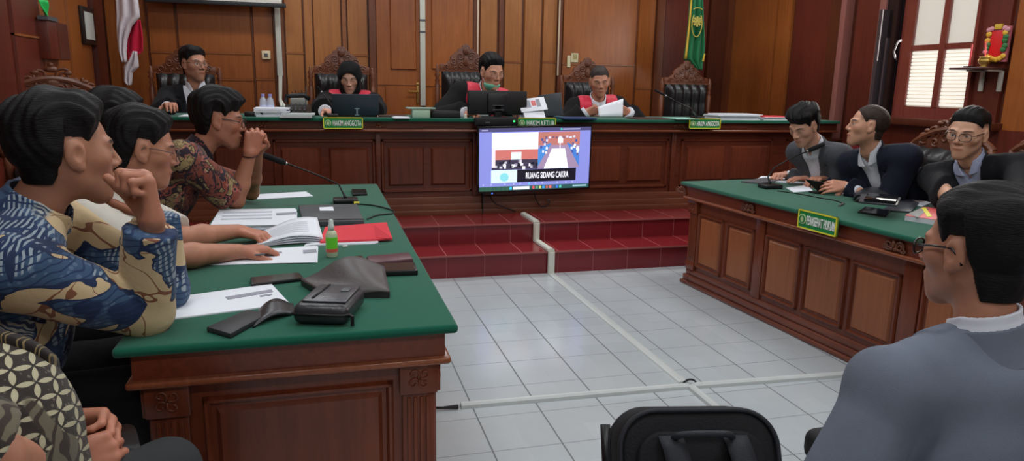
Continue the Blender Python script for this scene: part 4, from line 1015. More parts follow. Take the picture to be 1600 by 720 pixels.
# black binder
t, c, pl = quad('laptop_sleeve', 'flat grey black binder with a white sticker behind the red folder', 'binder', [(474, 346), (466, 320), (558, 318), (569, 344)], TZ, .028, mat('binder_grey', (74, 78, 82), .5, .4), parts='cover', bevel=.006)
on_quad(t, [(500, 329), (499, 324), (520, 323), (522, 329)], TZ+.0285, S, M_PAPER, 'sticker', c)
on_quad(t, [(474, 345), (473, 343.5), (568, 341.5), (569, 343)], TZ+.0285, S, M_BLK, 'closing_edge', c)
# stacks at the left
t, c, pl = quad('paper_stack', 'thick stack of printed white papers left of the black binder', 'paper', [(331, 352), (345, 327), (462, 325), (463, 350)], TZ, .028, M_PAPER, sheets=8)
for a, b in ((340, 352), (354, 362), (366, 375)):
    pass
on_quad(t, [(432, 336), (431, 333), (462, 331), (463, 334)], TZ+.029, S, M_INK, 'binding_strip', c)
for i in range(3): on_quad(t, [(345+i*2, 343-i*5), (345+i*2, 341.5-i*5), (425, 339.5-i*5), (425, 341-i*5)], TZ+.029, S, mat('faint_print', (196, 200, 212), .8), 'printed_line', c)
t, c, pl = quad('paper_sheet', 'single white sheet at the far end beside the maroon batik man elbows', 'paper', [(390, 304), (478, 299), (489, 306), (402, 311)], TZ, .003, M_PAPER, parts='sheet')
# microphones
def mic(label, base, pts, z, cable=None, ring=True, bw=.07, tipd=.10, group=None, r=.014, loc_d=None, blk=True):
    c = at(*base, z); t = thing('gooseneck_microphone', label, 'microphone', c)
    MB().box(-bw, bw, -.055, .055, 0, .03).build('base', M_BLK, t, bevel=.01, bseg=3)
    P = [Vector((0, 0, .03))]+[p-c for p in pts]
    n = len(P); MB().tube(P, [.010, .006]+[.0045]*(n-2), 8).build('neck', M_BLK, t, smooth=True)
    d = (P[-1]-P[-2]).normalized(); MB().tube([P[-1]-d*.008, P[-1]+d*.004], .0095, 10).build('ring', M_MET if ring else M_BLK, t, smooth=True)
    MB().tube([P[-1]+d*.004, P[-1]+d*.02, P[-1]+d*(tipd-.01), P[-1]+d*tipd], [r*.7, r, r*.95, r*.5], 12).build('foam_head', mat('foam_black', (22, 22, 25), .95, bump=.5, bscale=500), t, smooth=True)
    return t, c
b0 = at(540, 316, TZ); yb = b0.y
mp = [aty(537, 303, yb-.0), aty(529, 288, yb-.005), aty(510, 279, yb-.02), aty(480, 267, yb-.04), aty(447, 255, yb-.05)]
t, c = mic('black gooseneck microphone on the left table leaning left over the papers', (540, 317), mp, TZ, tipd=.165, r=.017)
cb = [at(553, 318, TZ+.006), at(585, 321, TZ+.006), at(612, 328, TZ+.006), at(614, 333, TZ+.006), at(590, 336, TZ+.006), at(574, 342, TZ+.006)]
o_ = tag(bpy.data.objects.new('tmp', None), 'x', 'x'); bpy.data.objects.remove(o_)
t = thing('microphone_cable', 'black cable with yellow plug curling beside the binder on the left table', 'cable', cb[0])
def smooth(P, n=6):
    out = []
    for i in range(len(P)-1):
        a, b, c_, d = P[max(i-1, 0)], P[i], P[i+1], P[min(i+2, len(P)-1)]
        for k in range(n):
            s_ = k/n; out.append(.5*((2*b)+(c_-a)*s_+(2*a-5*b+4*c_-d)*s_*s_+(3*b-a-3*c_+d)*s_**3))
    return out+[P[-1]]
MB().tube(smooth([p-cb[0] for p in cb]), .0042, 6).build('wire', M_BLK, t, smooth=True); MB().tube([Vector((0, 0, .003)), Vector((.03, 0, .003))], .009, 8).build('plug', M_YEL, t)
# right table
b1 = at(1205, 292, TZ)
mp = [aty(1200, 276, b1.y), aty(1210, 262, b1.y-.02), aty(1230, 250, b1.y-.05), aty(1262, 236, b1.y-.08)]
t, c = mic('black gooseneck microphone on the right table in front of the young man', (1203, 294), mp, TZ, tipd=.13, r=.017)
cb = [at(1215, 298, TZ+.004), at(1250, 303, TZ+.004), at(1282, 309, TZ+.004), at(1305, 313, TZ+.004), at(1318, 318, TZ+.004)]
t = thing('microphone_cable', 'thin black cable trailing across the right table from its microphone', 'cable', cb[0])
MB().tube(smooth([p-cb[0] for p in cb]), .0035, 6).build('wire', M_BLK, t, smooth=True); MB().tube([cb[-1]-cb[0], at(1311, 322, TZ+.005)-cb[0]], .008, 8).build('plug', M_MET, t)
quad('notebook', 'dark notebook at the far end of the right table left of the papers', 'notebook', [(1158, 283), (1195, 277), (1228, 280), (1188, 286)], TZ, .010, M_GREY)
quad('paper_sheets', 'white sheets under the young man pen at the far end of the right table', 'paper', [(1178, 281), (1190, 275), (1262, 278), (1258, 287)], TZ, .005, M_PAPER, sheets=2)
quad('paper_sheet', 'small white sheet in front of the tablet folio on the right table', 'paper', [(1228, 293), (1262, 289), (1270, 298), (1240, 300)], TZ, .003, M_PAPER)
c = at(1288, 302, TZ); t = thing('tablet_folio', 'black tablet folio propped up in the hands of the man in navy suit', 'tablet', c)
tl, tr_, br, bl = aty(1258, 280, c.y+.05), aty(1284, 284, c.y-.0), aty(1306, 302, c.y-.02), aty(1278, 299, c.y+.02)
MB().grid(lambda u, v: (bl*(1-u)+br*u)*(1-v)+(tl*(1-u)+tr_*u)*v-c+Vector((0, 0, .0)), 2, 2).build('cover', M_BLK, t, solid=.012)
MB().box(-.09, .09, -.02, .05, 0, .012).build('base_flap', M_BLK, t, bevel=.004)
quad('paper_sheets', 'white papers beneath the black files in front of the navy suit man', 'paper', [(1306, 303), (1320, 297), (1372, 300), (1360, 309)], TZ, .006, M_PAPER, sheets=3)
t = thing('black_bag', 'soft black case lying on the right table below the stacked files', 'bag', at(1365, 318, TZ)); c = t.location.copy()
MB().grid(lambda u, v: (at(1334, 316, TZ)*(1-u)+at(1402, 322, TZ)*u)*(1-v)+(at(1330, 302, TZ)*(1-u)+at(1400, 305, TZ)*u)*v-c+Vector((0, 0, .075*math.sin(PI*min(max(u, .04), .96))**.5*math.sin(PI*min(max(v, .05), .95))**.5)), 16, 10).build('body', M_BAGB, t, smooth=True)
mb = MB(); mb.tube(smooth([at(1334, 312, TZ+.01)-c, at(1342, 305, TZ+.05)-c, at(1362, 306, TZ+.055)-c, at(1370, 312, TZ+.03)-c]), .008, 6); mb.build('handle', M_BLK, t, smooth=True)
for i, (lab, q4, th_, m_) in enumerate((('dark grey file folder on top of the soft black case', [(1342, 314), (1345, 303), (1408, 308), (1402, 320)], .012, mat('file_grey', (60, 62, 68), .4)), ('black glossy organiser topmost on the stacked files of the right table', [(1350, 310), (1356, 301), (1405, 305), (1400, 314)], .016, M_BLKG))):
    quad('file_folder', lab, 'folder', q4, TZ+.076+i*.013, th_, m_, bevel=.003)
t, c, pl = quad('file_folder', 'grey plastic file lying open right of the soft black case', 'folder', [(1378, 327), (1412, 307), (1436, 316), (1424, 330)], TZ, .012, mat('file_grey', (60, 62, 68), .4), bevel=.003)
phone('flat black phone near the front of the right table beside the sign', [(1340, 330), (1352, 322), (1392, 328), (1384, 337)], .010)
quad('paper_sheet', 'white sheet in front of the man in black suit on the right table', 'paper', [(1404, 316), (1420, 309), (1456, 316), (1442, 322)], TZ, .004, M_PAPER)
t, c, pl = quad('book', 'thick booklet with pink and yellow cover beside the foreground man glasses', 'book', [(1414, 337), (1442, 324), (1488, 326), (1475, 346)], TZ, .026, mat('page_block', (214, 214, 222), .7), parts='page_block')
q = [lerp4(pl, u, v) for u, v in ((0, 0), (1, 0), (1, 1), (0, 1))]; MB().prism([(p.x, p.y) for p in q], .026, .029).build('cover', mat('pink_cover', (214, 96, 96), .5), t)
q = [lerp4(pl, u, v) for u, v in ((0, 0), (1, 0), (1, .28), (0, .28))]
on_quad(t, [(1418, 334), (1440, 325), (1452, 326), (1434, 340)], TZ+.0295, S, mat('cover_grey', (120, 122, 120), .5), 'cover_photo', c); on_quad(t, [(1440, 325), (1446, 324), (1456, 338), (1449, 339)], TZ+.0300, S, M_YEL, 'cover_stripe', c)

# ------------------------------------------------------------------ signs
def sign(name, label, cen, rz, w, h, txt, tilt=0):
    t = thing(name, label, 'sign', cen, rz)
    M = R(tilt, 'X')
    MB().box(-w/2, w/2, -.006, .006, -h/2, h/2, M).build('board', M_SGREEN, t)
    mb = MB(); e = h*.07
    for b in ((-w/2, w/2, h/2-e, h/2), (-w/2, w/2, -h/2, -h/2+e), (-w/2, -w/2+e, -h/2, h/2), (w/2-e, w/2, -h/2, h/2)): mb.box(b[0], b[1], -.010, .004, b[2], b[3], M)
    mb.build('border', M_YEL, t)
    text_mesh('lettering', txt, w*.72, h*.48, M_TXT, t, M @ T(w*.10, -.0085, 0) @ R(PI/2, 'X'), .012)
    mb = MB(); mb.lathe([(h*.27, 0), (h*.27, .003), (.0005, .004)], 20, M @ T(-w*.38, -.006, 0) @ R(PI/2, 'X')); mb.build('emblem', mat('emblem_cream', (196, 214, 160), .5), t)
    mb = MB(); mb.tube([M @ Vector((-w*.38+math.cos(a)*h*.17, -.011, math.sin(a)*h*.2)) for a in [i*PI/6 for i in range(13)]], h*.035, 6, False); mb.build('emblem_ring', M_SGREEN, t)
    return t
def bench_sign(px0, px1, py, label, txt):
    a, b = aty(px0, py, 5.865), aty(px1, py, 5.865); return sign('name_sign', label, Vector(((a.x+b.x)/2, 5.862, a.z)), 0, b.x-a.x, .092, txt)
bench_sign(505, 567, 192, 'green sign reading HAKIM ANGGOTA below the laptop of the woman judge', 'HAKIM ANGGOTA')
bench_sign(808, 868, 192, 'green sign reading HAKIM KETUA partly behind the television', 'HAKIM KETUA')
bench_sign(1076, 1125, 193, 'green sign reading HAKIM ANGGOTA in front of the empty judge chair', 'HAKIM ANGGOTA')
pl_, pr_ = onfront(1266, 343), onfront(1329, 355)
wp = RT @ Vector((-W2/2-.012, (pl_.y+pr_.y)/2, TZ-.042)); sign('name_sign', 'green sign reading PENASEHAT HUKUM on the front of the right table', wp, RZ2-PI/2, abs(pl_.y-pr_.y)*.97, .108, 'PENASEHAT HUKUM')

# ------------------------------------------------------------------ television with the video call
TVY = 5.80; tl, tr_, bl, br = aty(745, 197, TVY), aty(928, 197, TVY), aty(745, 304, TVY), aty(918, 293, TVY)
tw, thh = 1.03, .575; cen = (tl+tr_+bl+br)/4
tv = thing('television', 'flat television showing a video call on the front of the judges bench', 'television', (cen.x+.005, TVY, cen.z)); tv.rotation_euler = (rad_tilt := math.radians(4), math.radians(-1.2), 0)
MB().box(-tw/2, tw/2, 0, .045, -thh/2, thh/2).build('bezel', M_BLKG, tv, bevel=.005)
MB().box(-.25, .25, .045, .075, -.2, .15).build('rear_housing', M_BLK, tv); MB().box(-.07, .07, .07, .13, -.08, .08).build('wall_bracket', M_BLK, tv)
def em(n, rgb, e=1.0): return mat('screen_'+n, rgb, .3, .3, emit=rgb, estr=e)
sw, sh_ = tw-.03, thh-.035
scr = MB().box(-sw/2, sw/2, -.002, .001, -sh_/2, sh_/2).build('screen', em('lilac', (128, 134, 206), .9), tv)
cnt_ = [0]
def sq(x0, x1, y0, y1, rgb, nm, lay=1, e=.9):        # fractions of the screen, y from the top
    cnt_[0] += 1
    mb = MB(); z1 = sh_/2-y0*sh_; z0 = sh_/2-y1*sh_; mb.box(-sw/2+x0*sw, -sw/2+x1*sw, -.002-.0012*lay, -.002, z0, z1); return mb.build(nm, em('%02x%02x%02x' % rgb, rgb, e), scr)
def spoly(pts, rgb, nm, lay=1, e=.9):
    mb = MB(); mb.prism([(-sw/2+x*sw, sh_/2-y*sh_) for x, y in pts], 0, .0011, T(0, -.002-.0012*lay, 0) @ R(PI/2, 'X')); return mb.build(nm, em('%02x%02x%02x' % rgb, rgb, e), scr)
sq(0, 1, 0, .055, (74, 72, 110), 'title_bar'); sq(0, 1, .93, 1, (44, 84, 84), 'task_bar'); sq(0, .27, .93, 1, (70, 110, 70), 'task_bar')
sq(.11, .52, .07, .34, (240, 244, 255), 'video_tile'); sq(.11, .52, .34, .50, (190, 110, 104), 'video_tile'); sq(.11, .52, .50, .66, (60, 54, 74), 'video_tile'); sq(.11, .14, .30, .62, (226, 214, 222), 'video_tile', 2)
sq(.28, .37, .38, .50, (214, 226, 240), 'video_tile', 2)
random.seed(3)
for i in range(26):
    x = .115+random.random()*.39; y = .5+random.random()*.12; r3 = random.choice([(190, 190, 205), (110, 100, 120), (228, 228, 236), (30, 30, 44)]); sq(x, x+.012+random.random()*.015, y, y+.03+random.random()*.03, r3, 'video_detail', 2)
sq(.52, .90, .07, .28, (176, 112, 104), 'video_tile', 2); sq(.52, .90, .28, .66, (150, 130, 160), 'video_tile', 2)
spoly([(.645, .34), (.765, .34), (.80, .66), (.575, .66)], (238, 250, 255), 'video_floor', 3)
spoly([(.52, .34), (.62, .25), (.64, .25), (.52, .62)], (70, 130, 200), 'video_table', 3); spoly([(.78, .25), (.80, .25), (.90, .40), (.90, .64)], (70, 120, 196), 'video_table', 3)
sq(.70, .745, .16, .25, (222, 236, 255), 'video_screen', 3); sq(.715, .722, .25, .34, (230, 220, 230), 'video_stripe', 4)
for i in range(22):
    L_ = random.random() < .5; x = random.uniform(.53, .60) if L_ else random.uniform(.81, .88); y = random.uniform(.16, .42); r3 = random.choice([(210, 214, 236), (60, 80, 150), (232, 226, 234), (96, 90, 130)]); sq(x, x+.018, y, y+.04, r3, 'video_detail', 4)
for i in range(9): sq(.58+i*.032, .60+i*.032, .135+.01*(i % 2), .165+.01*(i % 2), random.choice([(200, 210, 236), (110, 90, 110)]), 'video_detail', 4)
sq(.105, .335, .665, .87, (206, 232, 240), 'video_tile', 2); spoly([(.22+math.cos(a)*.04, .78+math.sin(a)*.07) for a in [i*PI/8 for i in range(16)]], (130, 206, 216), 'video_logo', 3)
sq(.335, .875, .665, .87, (26, 24, 36), 'caption_tile', 2)
text_mesh('caption', 'RUANG SIDANG CAKRA', sw*.39, sh_*.10, em('text', (240, 242, 250), 1.0), scr, T(-sw/2+.61*sw, -.0062, sh_/2-.765*sh_) @ R(PI/2, 'X'), .012, .001)
text_mesh('title_text', 'Menu', sw*.055, sh_*.028, em('text', (240, 242, 250), 1.0), scr, T(-sw/2+.045*sw, -.0045, sh_/2-.028*sh_) @ R(PI/2, 'X'), .02, .001) if False else None
sq(.02, .075, .018, .04, (150, 150, 190), 'title_mark', 2); sq(.74, .90, .018, .04, (150, 152, 190), 'title_mark', 2); sq(.72, .735, .014, .042, (60, 200, 180), 'title_dot', 3)
sq(.30, .45, .942, .99, (226, 230, 240), 'search_box', 2)
for i, r3 in enumerate(((70, 190, 230), (220, 80, 90), (90, 150, 110), (200, 200, 120), (60, 150, 220), (180, 90, 90), (240, 110, 110), (70, 90, 130), (60, 120, 230), (90, 190, 170))):
    x = .27 if i == 0 else .445+i*.031; sq(x, x+.02, .943, .987, r3, 'task_icon', 2)
for i, x in enumerate((.03, .10, .22, .30, .36, .44, .50, .56, .70, .78, .84)): sq(x, x+.012, .885, .91, (84, 220, 214) if i == 5 else (170, 174, 224), 'call_icon', 2)
sq(.85, .98, .95, .975, (150, 190, 200), 'clock_mark', 2)
MB().ball((-tw/2+.13, -.002, -thh/2-.004), (.006, .004, .006)).build('power_light', em('blue', (80, 110, 255), 2), tv)
# cable from the television
cb = [aty(765, 306, 5.86), aty(775, 318, 5.88), aty(800, 328, 5.90), at(806, 331, PZ+.012)]
t = thing('television_cable', 'black cable hanging from television to the white floor duct on the step', 'cable', cb[0]); MB().tube(smooth([p-cb[0] for p in cb]), .006, 6).build('wire', M_BLK, t, smooth=True)
cb = [aty(835, 302, 5.88), aty(838, 312, 5.9), aty(846, 322, 5.9), aty(858, 318, 5.9), aty(857, 312, 5.9)]
t = thing('television_cable', 'short black cable loop with plug below the television', 'cable', cb[0]); MB().tube(smooth([p-cb[0] for p in cb]), .005, 6).build('wire', M_BLK, t, smooth=True); MB().ball(tuple(cb[-1]-cb[0]), .012).build('plug', M_GREY, t)

# ------------------------------------------------------------------ white cable duct over the steps and floor
M_DUCT = mat('duct_white', (206, 208, 196), .4, .5)
M_DUCTF = mat('duct_floor_white', (190, 195, 194), .35, .5)
def strip(P, w, h, name, label, cat='cable duct', caps=True):
    c = P[0].copy(); t = thing(name, label, cat, c)
    for a, b in zip(P[:-1], P[1:]):
        d = (b-a); L = d.length; d.normalize(); 
        if abs(d.z) > .9: s_ = Vector((1, 0, 0)); n = Vector((0, -1, 0))
        else: s_ = d.cross(Vector((0, 0, 1))).normalized(); n = Vector((0, 0, 1))
        M = Matrix((( d.x, s_.x, n.x, 0), (d.y, s_.y, n.y, 0), (d.z, s_.z, n.z, 0), (0, 0, 0, 1)))
        mb = MB(); prof = [(-w/2, 0), (w/2, 0), (w*.42, h*.7), (w*.2, h), (-w*.2, h), (-w*.42, h*.7)]
        a_ = [mb.bm.verts.new((a-c)+M.to_3x3() @ Vector((0, y, z))) for y, z in prof]; b_ = [mb.bm.verts.new((a-c)+M.to_3x3() @ Vector((L, y, z))) for y, z in prof]
        mb.bm.faces.new(a_[::-1]); mb.bm.faces.new(b_)
        for i in range(6): mb.bm.faces.new([a_[i], a_[(i+1) % 6], b_[(i+1) % 6], b_[i]])
        mb.build('duct_length', M_DUCTF if 'floor' in label or 'crossing' in label else M_DUCT, t)
    return t, c
xA = at(811, 331, PZ).x; xB = at(835, 346, PZ).x
p0 = Vector((xA, 5.86, PZ+.003)); p1 = Vector((xB, 5.485, PZ+.003)); p2 = Vector((xB, 5.482, .185)); 
xC = at(860, 392, .18).x; p3 = Vector((xB+.005, 5.46, .183)); p4 = Vector((xC, 5.11, .183)); p5 = Vector((xC, 5.108, .0))
f0 = Vector((xC, 5.10, .0)); f1 = at(1068, 598, 0); 
t, c = strip([p0, p1], .058, .022, 'cable_duct', 'white cable duct on the top step leading to the television')
strip([p2+Vector((0, 0, .155)), p2], .058, .022, 'cable_duct', 'upright white cable duct on the upper step riser')
strip([p3, p4], .058, .022, 'cable_duct', 'white cable duct lying across the lower step tread')
strip([p5+Vector((0, 0, .18)), p5], .058, .022, 'cable_duct', 'upright white cable duct on the lower step riser')
t, c = strip([f0, f1], .06, .010, 'cable_duct', 'long white cable duct running down the tiled floor from the steps')
t, c = strip([at(720, 636, 0), at(1040, 608, 0), at(1345, 585, 0)], .045, .022, 'cable_duct', 'white cable duct crossing the floor between the two tables')
mb = MB(); ring = at(1077, 603, 0); mb.tube([ring+Vector((math.cos(a)*.04, .0, .002+math.sin(a)*.034)) - ring for a in [i*PI/8 for i in range(9)]], .005, 6); mb.build('duct_end', M_BLK, t).location = ring-c
t, c = strip([at(1078, 605, 0), at(1180, 690, 0)], .045, .022, 'cable_duct', 'short white cable duct running from the crossing towards the backpack')
cb = [at(640, 636, .012), at(690, 637, .012), at(716, 635, .012)]; t = thing('floor_cable', 'black cable leaving the floor duct towards the left table', 'cable', cb[0]); MB().tube([p-cb[0] for p in cb], [.006, .006, .010], 6).build('wire', M_BLK, t)

# ------------------------------------------------------------------ things on the judges bench
def bz(px, y=6.15): return Vector((aty(px, 175, y).x, y, BZ))
def bstack(label, a, b, n, th, m=M_PAPER, y=6.1, dy=.28, name='paper_stack', cat='paper', rz=0, top=None):
    p, q_ = bz(a, y), bz(b, y); t = thing(name, label, cat, (p+q_)/2, rz); w = (q_-p).length; mb = MB(); z = 0; d = th/n
    random.seed(int(a))
    for i in range(n):
        ox, oy, e = random.uniform(-.02, .02), random.uniform(-.02, .02), random.uniform(.9, 1.02); mb.box(-w/2*e+ox, w/2*e+ox, -dy/2+oy, dy/2+oy, z, z+d*.85); z += d
    mb.build('sheets', m, t)
    if top: MB().box(-w*.46, w*.46, -dy*.45, dy*.45, z, z+.006).build('top_cover', top, t)
    return t
bstack('heap of crumpled white documents at left on the judges bench by the cables', 398, 452, 6, .07, y=6.12)
bstack('low stack of documents left of the woman judge laptop', 440, 492, 3, .03, mat('grey_paper', (190, 196, 196), .8), y=6.0)
bstack('stack of white case files right of the empty judge chair', 1112, 1176, 6, .055, y=6.1)
bstack('stack of papers with a red folder on top at the right end of the bench', 1180, 1226, 3, .03, y=6.1, top=M_PINK2)
bstack('pale green sheets beside the microphone before the empty chair', 1046, 1082, 2, .014, mat('mint_paper', (150, 204, 190), .8), y=6.0)
bstack('dark brown folder on the bench left of the pale green sheets', 985, 1040, 1, .012, mat('brown_folder', (74, 52, 46), .6), y=6.05, name='file_folder', cat='folder')
bstack('blue folder on the bench in front of the reading judge', 872, 925, 2, .014, mat('blue_folder', (34, 62, 104), .5), y=5.98, name='file_folder', cat='folder')
bstack('white notepad on the bench near the green basket', 616, 641, 2, .010, y=5.98, name='notepad')
bstack('brown document lying right of the woman judge laptop', 592, 640, 1, .014, mat('brown_folder', (74, 52, 46), .6), y=6.15, name='file_folder', cat='folder')
bstack('white sheet under the hand of the man in black suit', 278, 318, 1, .006, y=6.05, name='paper_sheet')
# laptop of the woman judge (seen from behind)
p = bz(556, 6.05); t = thing('laptop', 'dark laptop seen from behind before the woman judge', 'laptop', p)
MB().box(-.175, .175, .0, .24, 0, .018).build('keyboard_base', M_BLK, t, bevel=.004)
mb = MB(); Mx = T(0, .0, .014) @ R(rad_l := math.radians(12), 'X'); mb.box(-.19, .19, -.006, .006, 0, .178, Mx); mb.build('lid', mat('laptop_lid', (40, 50, 60), .35, .5), t, bevel=.004)
mb = MB(); mb.box(-.012, .030, -.0085, -.006, .055, .062, Mx); mb.box(.003, .015, -.0085, -.006, .0, .06, Mx); mb.box(-.008, .026, -.0085, -.006, .0, .008, Mx); mb.build('pale_lid_mark', mat('lid_mark', (140, 158, 168), .4), t)  # small pale raised mark on the back of the lid
# monitor of the chief judge
p = bz(776, 6.0); t = thing('computer_monitor', 'black computer monitor seen from behind before the masked judge', 'monitor', p)
mb = MB(); mb.box(-.26, .27, -.02, .02, .03, .235); mb.build('screen_back', M_BLK, t, bevel=.01)
mb = MB(); mb.box(-.09, .09, -.05, -.018, .05, .215); mb.build('rear_box', mat('monitor_rear', (28, 28, 32), .3), t, bevel=.01)
mb = MB(); mb.box(-.05, .05, -.06, -.045, .07, .078); mb.box(-.05, .05, -.06, -.045, .11, .114); mb.build('vent', M_GREY, t)
mb = MB(); mb.box(-.03, .03, -.05, -.02, .0, .12); mb.box(-.12, .12, -.10, .08, 0, .014); mb.build('stand', M_BLK, t, bevel=.004)
mb = MB(); mb.box(-.17, .15, -.135, -.10, -.045, .012); p2_ = bz(780, 5.9)
t = thing('set_top_box', 'black box with small green light above the television', 'box', (bz(775, 5.87).x, 5.855, BZ-.012)); MB().box(-.19, .19, -.02, .02, -.045, .025).build('case', M_BLK, t, bevel=.006); MB().box(.145, .16, -.024, -.02, -.012, .002).build('green_light', mat('led_green', (60, 230, 110), .3, emit=(60, 230, 110), estr=2), t); MB().box(-.10, -.06, -.022, -.02, -.02, -.012).build('mark', M_GREY, t)
# printed magazine on a stand
p = bz(833, 6.0); t = thing('desk_calendar', 'white desk calendar with printed photos right of the monitor', 'calendar', p)
mb = MB(); mb.prism([(-.10, 0), (.10, 0), (.02, .11)], -.10, .09, R(PI/2, 'Z') @ R(PI/2, 'X')); mb.build('easel', M_PAPER, t)
Mx = T(.0, -.04, .075) @ R(-.12, 'Y') @ R(math.radians(-40), 'X'); mb = MB(); mb.box(-.12, .12, -.003, .003, -.01, .13, Mx); mb.build('page', M_PAPER, t)
MB().box(-.09, -.02, -.0045, -.003, .03, .11, Mx).build('grey_print', M_INK, t); MB().box(.035, .07, -.0045, -.003, .03, .11, Mx).build('grey_print', M_INK, t); mb = MB(); mb.box(-.01, .03, -.0045, -.003, .045, .10, Mx); mb.build('red_print', mat('print_red', (206, 110, 110), .7), t)
# second laptop lid
p = bz(862, 6.15); t = thing('laptop', 'grey laptop lid standing beside the desk calendar', 'laptop', p); Mx = R(-.5) @ R(math.radians(8), 'X') if False else R(-.55)
MB().box(-.02, .02, .0, .24, 0, .016).build('keyboard_base', M_BLK, t); mb = MB(); mb.box(-.11, .11, -.006, .006, .014, .215, Mx @ R(math.radians(-8), 'Y')); mb.build('lid', mat('grey_lid', (72, 76, 80), .35, .5), t, bevel=.003)
# green basket, telephone, box, bottles, phone
p = bz(657, 6.0); t = thing('desk_basket', 'pale green basket box in the middle of the bench', 'box', p); MB().box(-.075, .075, -.06, .06, 0, .085).build('body', mat('pale_green_plastic', (176, 204, 180), .4, alpha=.9), t, bevel=.008); MB().box(-.12, .12, -.07, .07, .075, .086).build('rim', mat('pale_green_rim', (150, 178, 164), .4), t, bevel=.004)
p = bz(697, 6.0); t = thing('document_tray', 'low black tray left of the computer monitor', 'tray', p); MB().box(-.13, .11, -.08, .12, 0, .055).build('body', M_BLK, t, bevel=.008); MB().box(-.12, .10, -.07, .11, .055, .06).build('lid', mat('tray_lid', (44, 46, 50), .4), t)
p = bz(727, 5.97); t = tag(MB().lathe([(.012, 0), (.012, .03), (.009, .034)], 12).build('white_cap', M_WHITE, loc=p), 'small white cap in front of the black tray', 'cap')
p = bz(466, 6.2); t = thing('desk_telephone', 'black desk telephone with antenna left of the woman judge', 'telephone', p)
mb = MB(); mb.prism([(-.12, 0), (.12, 0), (.12, .09), (-.12, .03)], -.11, .11, R(PI/2, 'X') @ R(PI/2, 'Y') if False else R(PI/2, 'Z') @ R(PI/2, 'X')); mb.build('body', M_BLK, t, bevel=.006)
MB().tube([(-.09, .0, .12), (-.09, -.02, .16), (.05, .02, .17), (.09, .05, .14)], .02, 8).build('handset', M_BLK, t, smooth=True); MB().tube([(.06, .06, .08), (.07, .06, .24)], .004, 6).build('antenna', M_GREY, t)
mb = MB()
for i in range(4):
    for j in range(3): mb.box(-.06+i*.035, -.045+i*.035, -.08+j*.04, -.06+j*.04, .05+.02*j, .062+.02*j)
mb.build('keypad', M_GREY, t)
p = bz(468, 6.42); t = thing('card_tray', 'grey pen tray behind the desk telephone', 'tray', p); MB().box(-.07, .07, -.05, .05, 0, .14).build('body', mat('tray_grey', (150, 152, 146), .5), t, bevel=.006); mb = MB()
for i in range(5): mb.tube([(-.05+i*.025, 0, .13), (-.055+i*.027, .01, .19+.015*(i % 2))], .005, 6)
mb.build('pens', M_BLK, t); t.children[-1]['kind'] = 'stuff' if False else 'part'; del t.children[-1]['kind']
bt = None
for i, px in enumerate((412, 423)):
    p = bz(px, 6.28)
    if bt is None:
        bt = thing('water_bottle', 'small clear water bottle, left one of two behind the heap of documents', 'bottle', p, 0, 'water bottles on the bench')
        MB().lathe([(.03, 0), (.032, .01), (.032, .10), (.026, .13), (.012, .15), (.012, .155)], 14).build('bottle_body', mat('bottle_clear', (210, 218, 232), .1, alpha=.5), bt, smooth=True); MB().lathe([(.014, .153), (.014, .175)], 12).build('cap', mat('cap_lilac', (150, 150, 210), .4), bt); MB().lathe([(.0327, .04), (.0327, .085)], 14).build('label', mat('bottle_label', (190, 196, 226), .5), bt)
    else: deep_copy(bt, 'small clear water bottle, right one of two behind the heap of documents', p, 0)
p = bz(390, 6.0); t = thing('adapter', 'black adapter lying left of the heap of documents on the bench', 'adapter', p); MB().box(-.04, .04, -.03, .03, 0, .04).build('body', M_BLK, t, bevel=.01); MB().tube([(.04, 0, .02), (.07, -.02, .05), (.1, -.02, .02)], .006, 6).build('wire', M_BLK, t, smooth=True)
# bench microphones
b2 = bz(1090, 6.05); P = [aty(1080, 165, 6.05), aty(1062, 156, 6.05), aty(1047, 148, 6.05)]
t, c = mic('thin gooseneck microphone on the bench before the empty chair', (1090, 181), P, BZ, bw=.05, tipd=.11, r=.009); t.location = b2
for ch in t.children: pass
b3 = bz(522, 5.98); P = [aty(518, 163, 5.98), aty(510, 153, 5.98), aty(502, 143, 5.98)]
t, c3 = mic('thin gooseneck microphone on the bench left of the woman judge laptop', (520, 183), P, BZ, bw=.045, tipd=.05, r=.008)
# white sheet held by the right judge
hc = aty(944, 168, 6.32); t = thing('held_sheet', 'white sheet of paper held up by the judge at the right', 'paper', hc)
c4 = [aty(936, 182, 6.30), aty(973, 182, 6.30), aty(974, 154, 6.36), aty(934, 167, 6.34)]
MB().grid(lambda u, v: (c4[0]*(1-u)+c4[1]*u)*(1-v)+(c4[3]*(1-u)+c4[2]*u)*v-hc+Vector((0, .012*math.sin(PI*u), 0)), 8, 4).build('sheet', M_PAPER, t, smooth=True, solid=.001)

